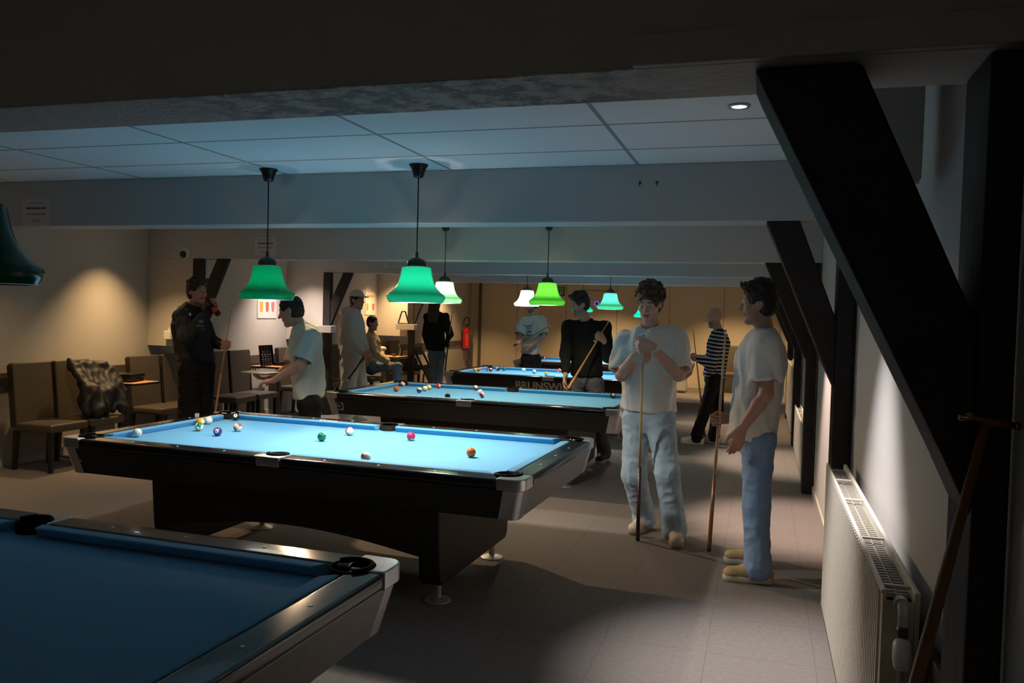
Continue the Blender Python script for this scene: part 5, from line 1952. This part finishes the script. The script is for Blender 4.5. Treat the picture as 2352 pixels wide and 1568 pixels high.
tC, hl_, hu_ = person('person in a white cap, pale hoodie and pale sweatpants, holding a black cue', J, (-5.3, Y, 0), m_skin, m_hair_dk, 'short',
       cloth_mat('hoodie_pale', (.52, .48, .42)), mat('sweatpants_pale', (.46, .43, .36), .9, var=.1, bump=.3, bscale=20), mat('shoe_white', (.60, .56, .50), .6), s=1.05, h=.0078,
       hands=[('R', d_, n_, 1, GR, (.5, .6)), ('L', (.4, -.1, -1), (0, -1, 0), 1, RX, (.3, .3))], sleeve=1.95, hem=.0, fit=1.12, tops='hoodie', seed=23, legfit=1.3)
f = Field(J['head']-.25, J['head']+.25, .008)
hf_ = nrm(J['hdir'])
f.ell(J['head']+hu_*.045-hf_*.014, (.099, .116, .106), (hl_, hf_, hu_), k=.01)
f.cut(J['head']+hu_*.048, -hu_)
oc = (-5.3, Y, 0)
cp = skin_object('cap', f, mat('cap_white', (.55, .52, .48), .8), tC, oc)
f = Field(J['head']-.3, J['head']+.3, .007)
f.ell(J['head']+hu_*.052+hf_*.115, (.070, .085, .010), (hl_, nrm(hf_-hu_*.12), nrm(hu_+hf_*.12)), k=.0)
skin_object('brim', f, MATS['cap_white'], cp, oc)
cue('black cue pointing down in the hand of the man in the white cap', butt_, tip_, m_black, m_black, .4, r0=.012, r1=.016)

# ---- the seated young man
Y = 12.95
J = dict(head=A_(856, 742, Y), hdir=(.98, -.12, -.03), neck=A_(852, 764, Y), chest=A_(853, 786, Y), pel=A_(853, 838, Y), fwd=(.97, -.2, 0),
         shR=A_(850, 776, Y-.18), shL=A_(858, 776, Y+.18), elR=A_(865, 815, Y-.26), wrR=A_(888, 832, Y-.20), elL=A_(872, 812, Y+.24), wrL=A_(892, 830, Y+.12),
         hipR=A_(860, 843, Y-.10), hipL=A_(864, 843, Y+.10), knR=A_(912, 843, Y-.12), knL=A_(914, 842, Y+.12),
         anR=A_(908, 900, Y-.12), anL=A_(906, 898, Y+.12), toeL=(1, 0, 0), toeR=(1, -.15, 0))
J['anL'][2] = J['anR'][2] = .09
person('young person in a cream sweater and blue jeans sitting sideways on a chair', J, (-6.3, Y, 0), m_skin, m_hair_dk, 'short',
       cloth_mat('sweater_cream', (.55, .45, .30)), m_jean2, mat('shoe_black', (.012, .011, .01), .6), s=.98, h=.0078,
       hands=[('R', (.75, -.1, -.6), (-.3, .1, -.9), 1, (20, 28, 18), (.3, .3)), ('L', (.8, 0, -.5), (-.3, 0, -.9), -1, RX, (.3, .3))], sleeve=1.93, hem=.02, fit=1.02, tops='sweater', seed=29)

# ---- the woman seen from behind
Y = 13.05
tip_, butt_ = A_(1039, 713, Y-.2), A_(1022, 852, Y-.1)
ax_c = nrm(tip_-butt_)
hh_ = butt_+ax_c*((A_(1030, 792, Y-.2)[2]-butt_[2])/ax_c[2])
J = dict(head=A_(1003, 692, Y), hdir=(.1, 1, -.05), neck=A_(1002, 715, Y), chest=A_(1002, 742, Y), pel=A_(1003, 805, Y), fwd=(.15, 1, 0),
         shL=A_(982, 728, Y), shR=A_(1022, 728, Y-.02), elL=A_(978, 768, Y-.04), wrL=A_(984, 800, Y+.02), elR=A_(1033, 768, Y-.12),
         hipL=A_(994, 815, Y), hipR=A_(1012, 815, Y), knL=A_(999, 865, Y+.03), knR=A_(1008, 865, Y+.03),
         anL=V3(*A_(1000, 925, Y)), anR=V3(*A_(1008, 925, Y)), toeL=(-.1, 1, 0), toeR=(.2, 1, 0))
J['anL'][2] = J['anR'][2] = .09
d_, n_ = grip(ax_c, (-.2, .8, -.3), -1)
J['wrR'] = hh_-n_*.03-d_*.06
person('person with long brown hair seen from behind, in a black top and grey blue jeans', J, (J['pel'][0], Y, 0), m_skin, mat('hair_long_brown', (.05, .024, .012), .5, var=.4, vscale=40), 'long',
       cloth_mat('top_black', (.007, .007, .008)), mat('jeans_slate', (.10, .13, .17), .85, var=.3, vscale=8), mat('shoe_black', (.012, .011, .01), .6), s=.97, h=.0078,
       hands=[('R', d_, n_, 1, GR, (.5, .6)), ('L', (.1, .1, -1), (1, .2, 0), 1, RX, (.3, .3))], sleeve=1.93, hem=.0, fit=.92, tops='sweater', seed=31, legfit=.92)
cue('thin dark cue held by the woman with long hair', tip_, butt_, m_cue_orange, m_cue_dark, .45)

# ---- the far man in a white shirt with blue print
Y = 12.95
tip_, butt_ = A_(1264, 748, Y-.42), A_(1180, 794, Y-.50)
ax_c = nrm(tip_-butt_)
hh_ = butt_+ax_c*.10
J = dict(head=A_(1221, 700, Y), hdir=(-.75, -.5, -.35), neck=A_(1223, 726, Y), chest=A_(1222, 752, Y), pel=A_(1219, 812, Y), fwd=(-.6, -.8, 0),
         shR=A_(1202, 740, Y-.1), shL=A_(1242, 738, Y+.05), elR=A_(1192, 772, Y-.22), elL=A_(1248, 774, Y-.10), wrL=A_(1220, 792, Y-.34),
         hipL=A_(1230, 824, Y), hipR=A_(1210, 824, Y-.02), knL=A_(1232, 880, Y-.05), knR=A_(1208, 880, Y-.05),
         anL=V3(*A_(1232, 940, Y)), anR=V3(*A_(1208, 940, Y)), toeL=(-.5, -1, 0), toeR=(-.8, -1, 0))
J['anL'][2] = J['anR'][2] = .09
d_, n_ = grip(ax_c, (-.5, -.7, -.2), 1)
J['wrR'] = hh_-n_*.03-d_*.06
oF = (J['pel'][0], Y, 0)
tF, _, _ = person('person in a white t-shirt with blue print at the far end, wiping a cue', J, oF, m_skin, m_hair_dk, 'short', cloth_mat('tee_warm_white', (.60, .55, .47)), m_darkp,
       mat('shoe_black', (.012, .011, .01), .6), s=1.02, h=.0078, hands=[('R', d_, n_, 1, GR, (.5, .6)), ('L', (-.9, -.4, -.2), (.2, -.3, .9), -1, (30, 40, 30), (.5, .5))],
       sleeve=.85, hem=.0, fit=1.1, seed=37, stubble=.9)
for py_, w_, h_ in ((749, .085, .008), (753, .085, .006), (761, .075, .012), (769, .08, .008)):
    decal(PARTS[tF.name], 1212, py_, w_, h_, mat('print_blue', (.05, .06, .25), .8), 'print', PARTS[tF.name])
cue('thin grey cue held level by the far man in the white shirt', tip_, butt_, mat('cue_grey', (.16, .13, .11), .4), m_cue_dark, .3)
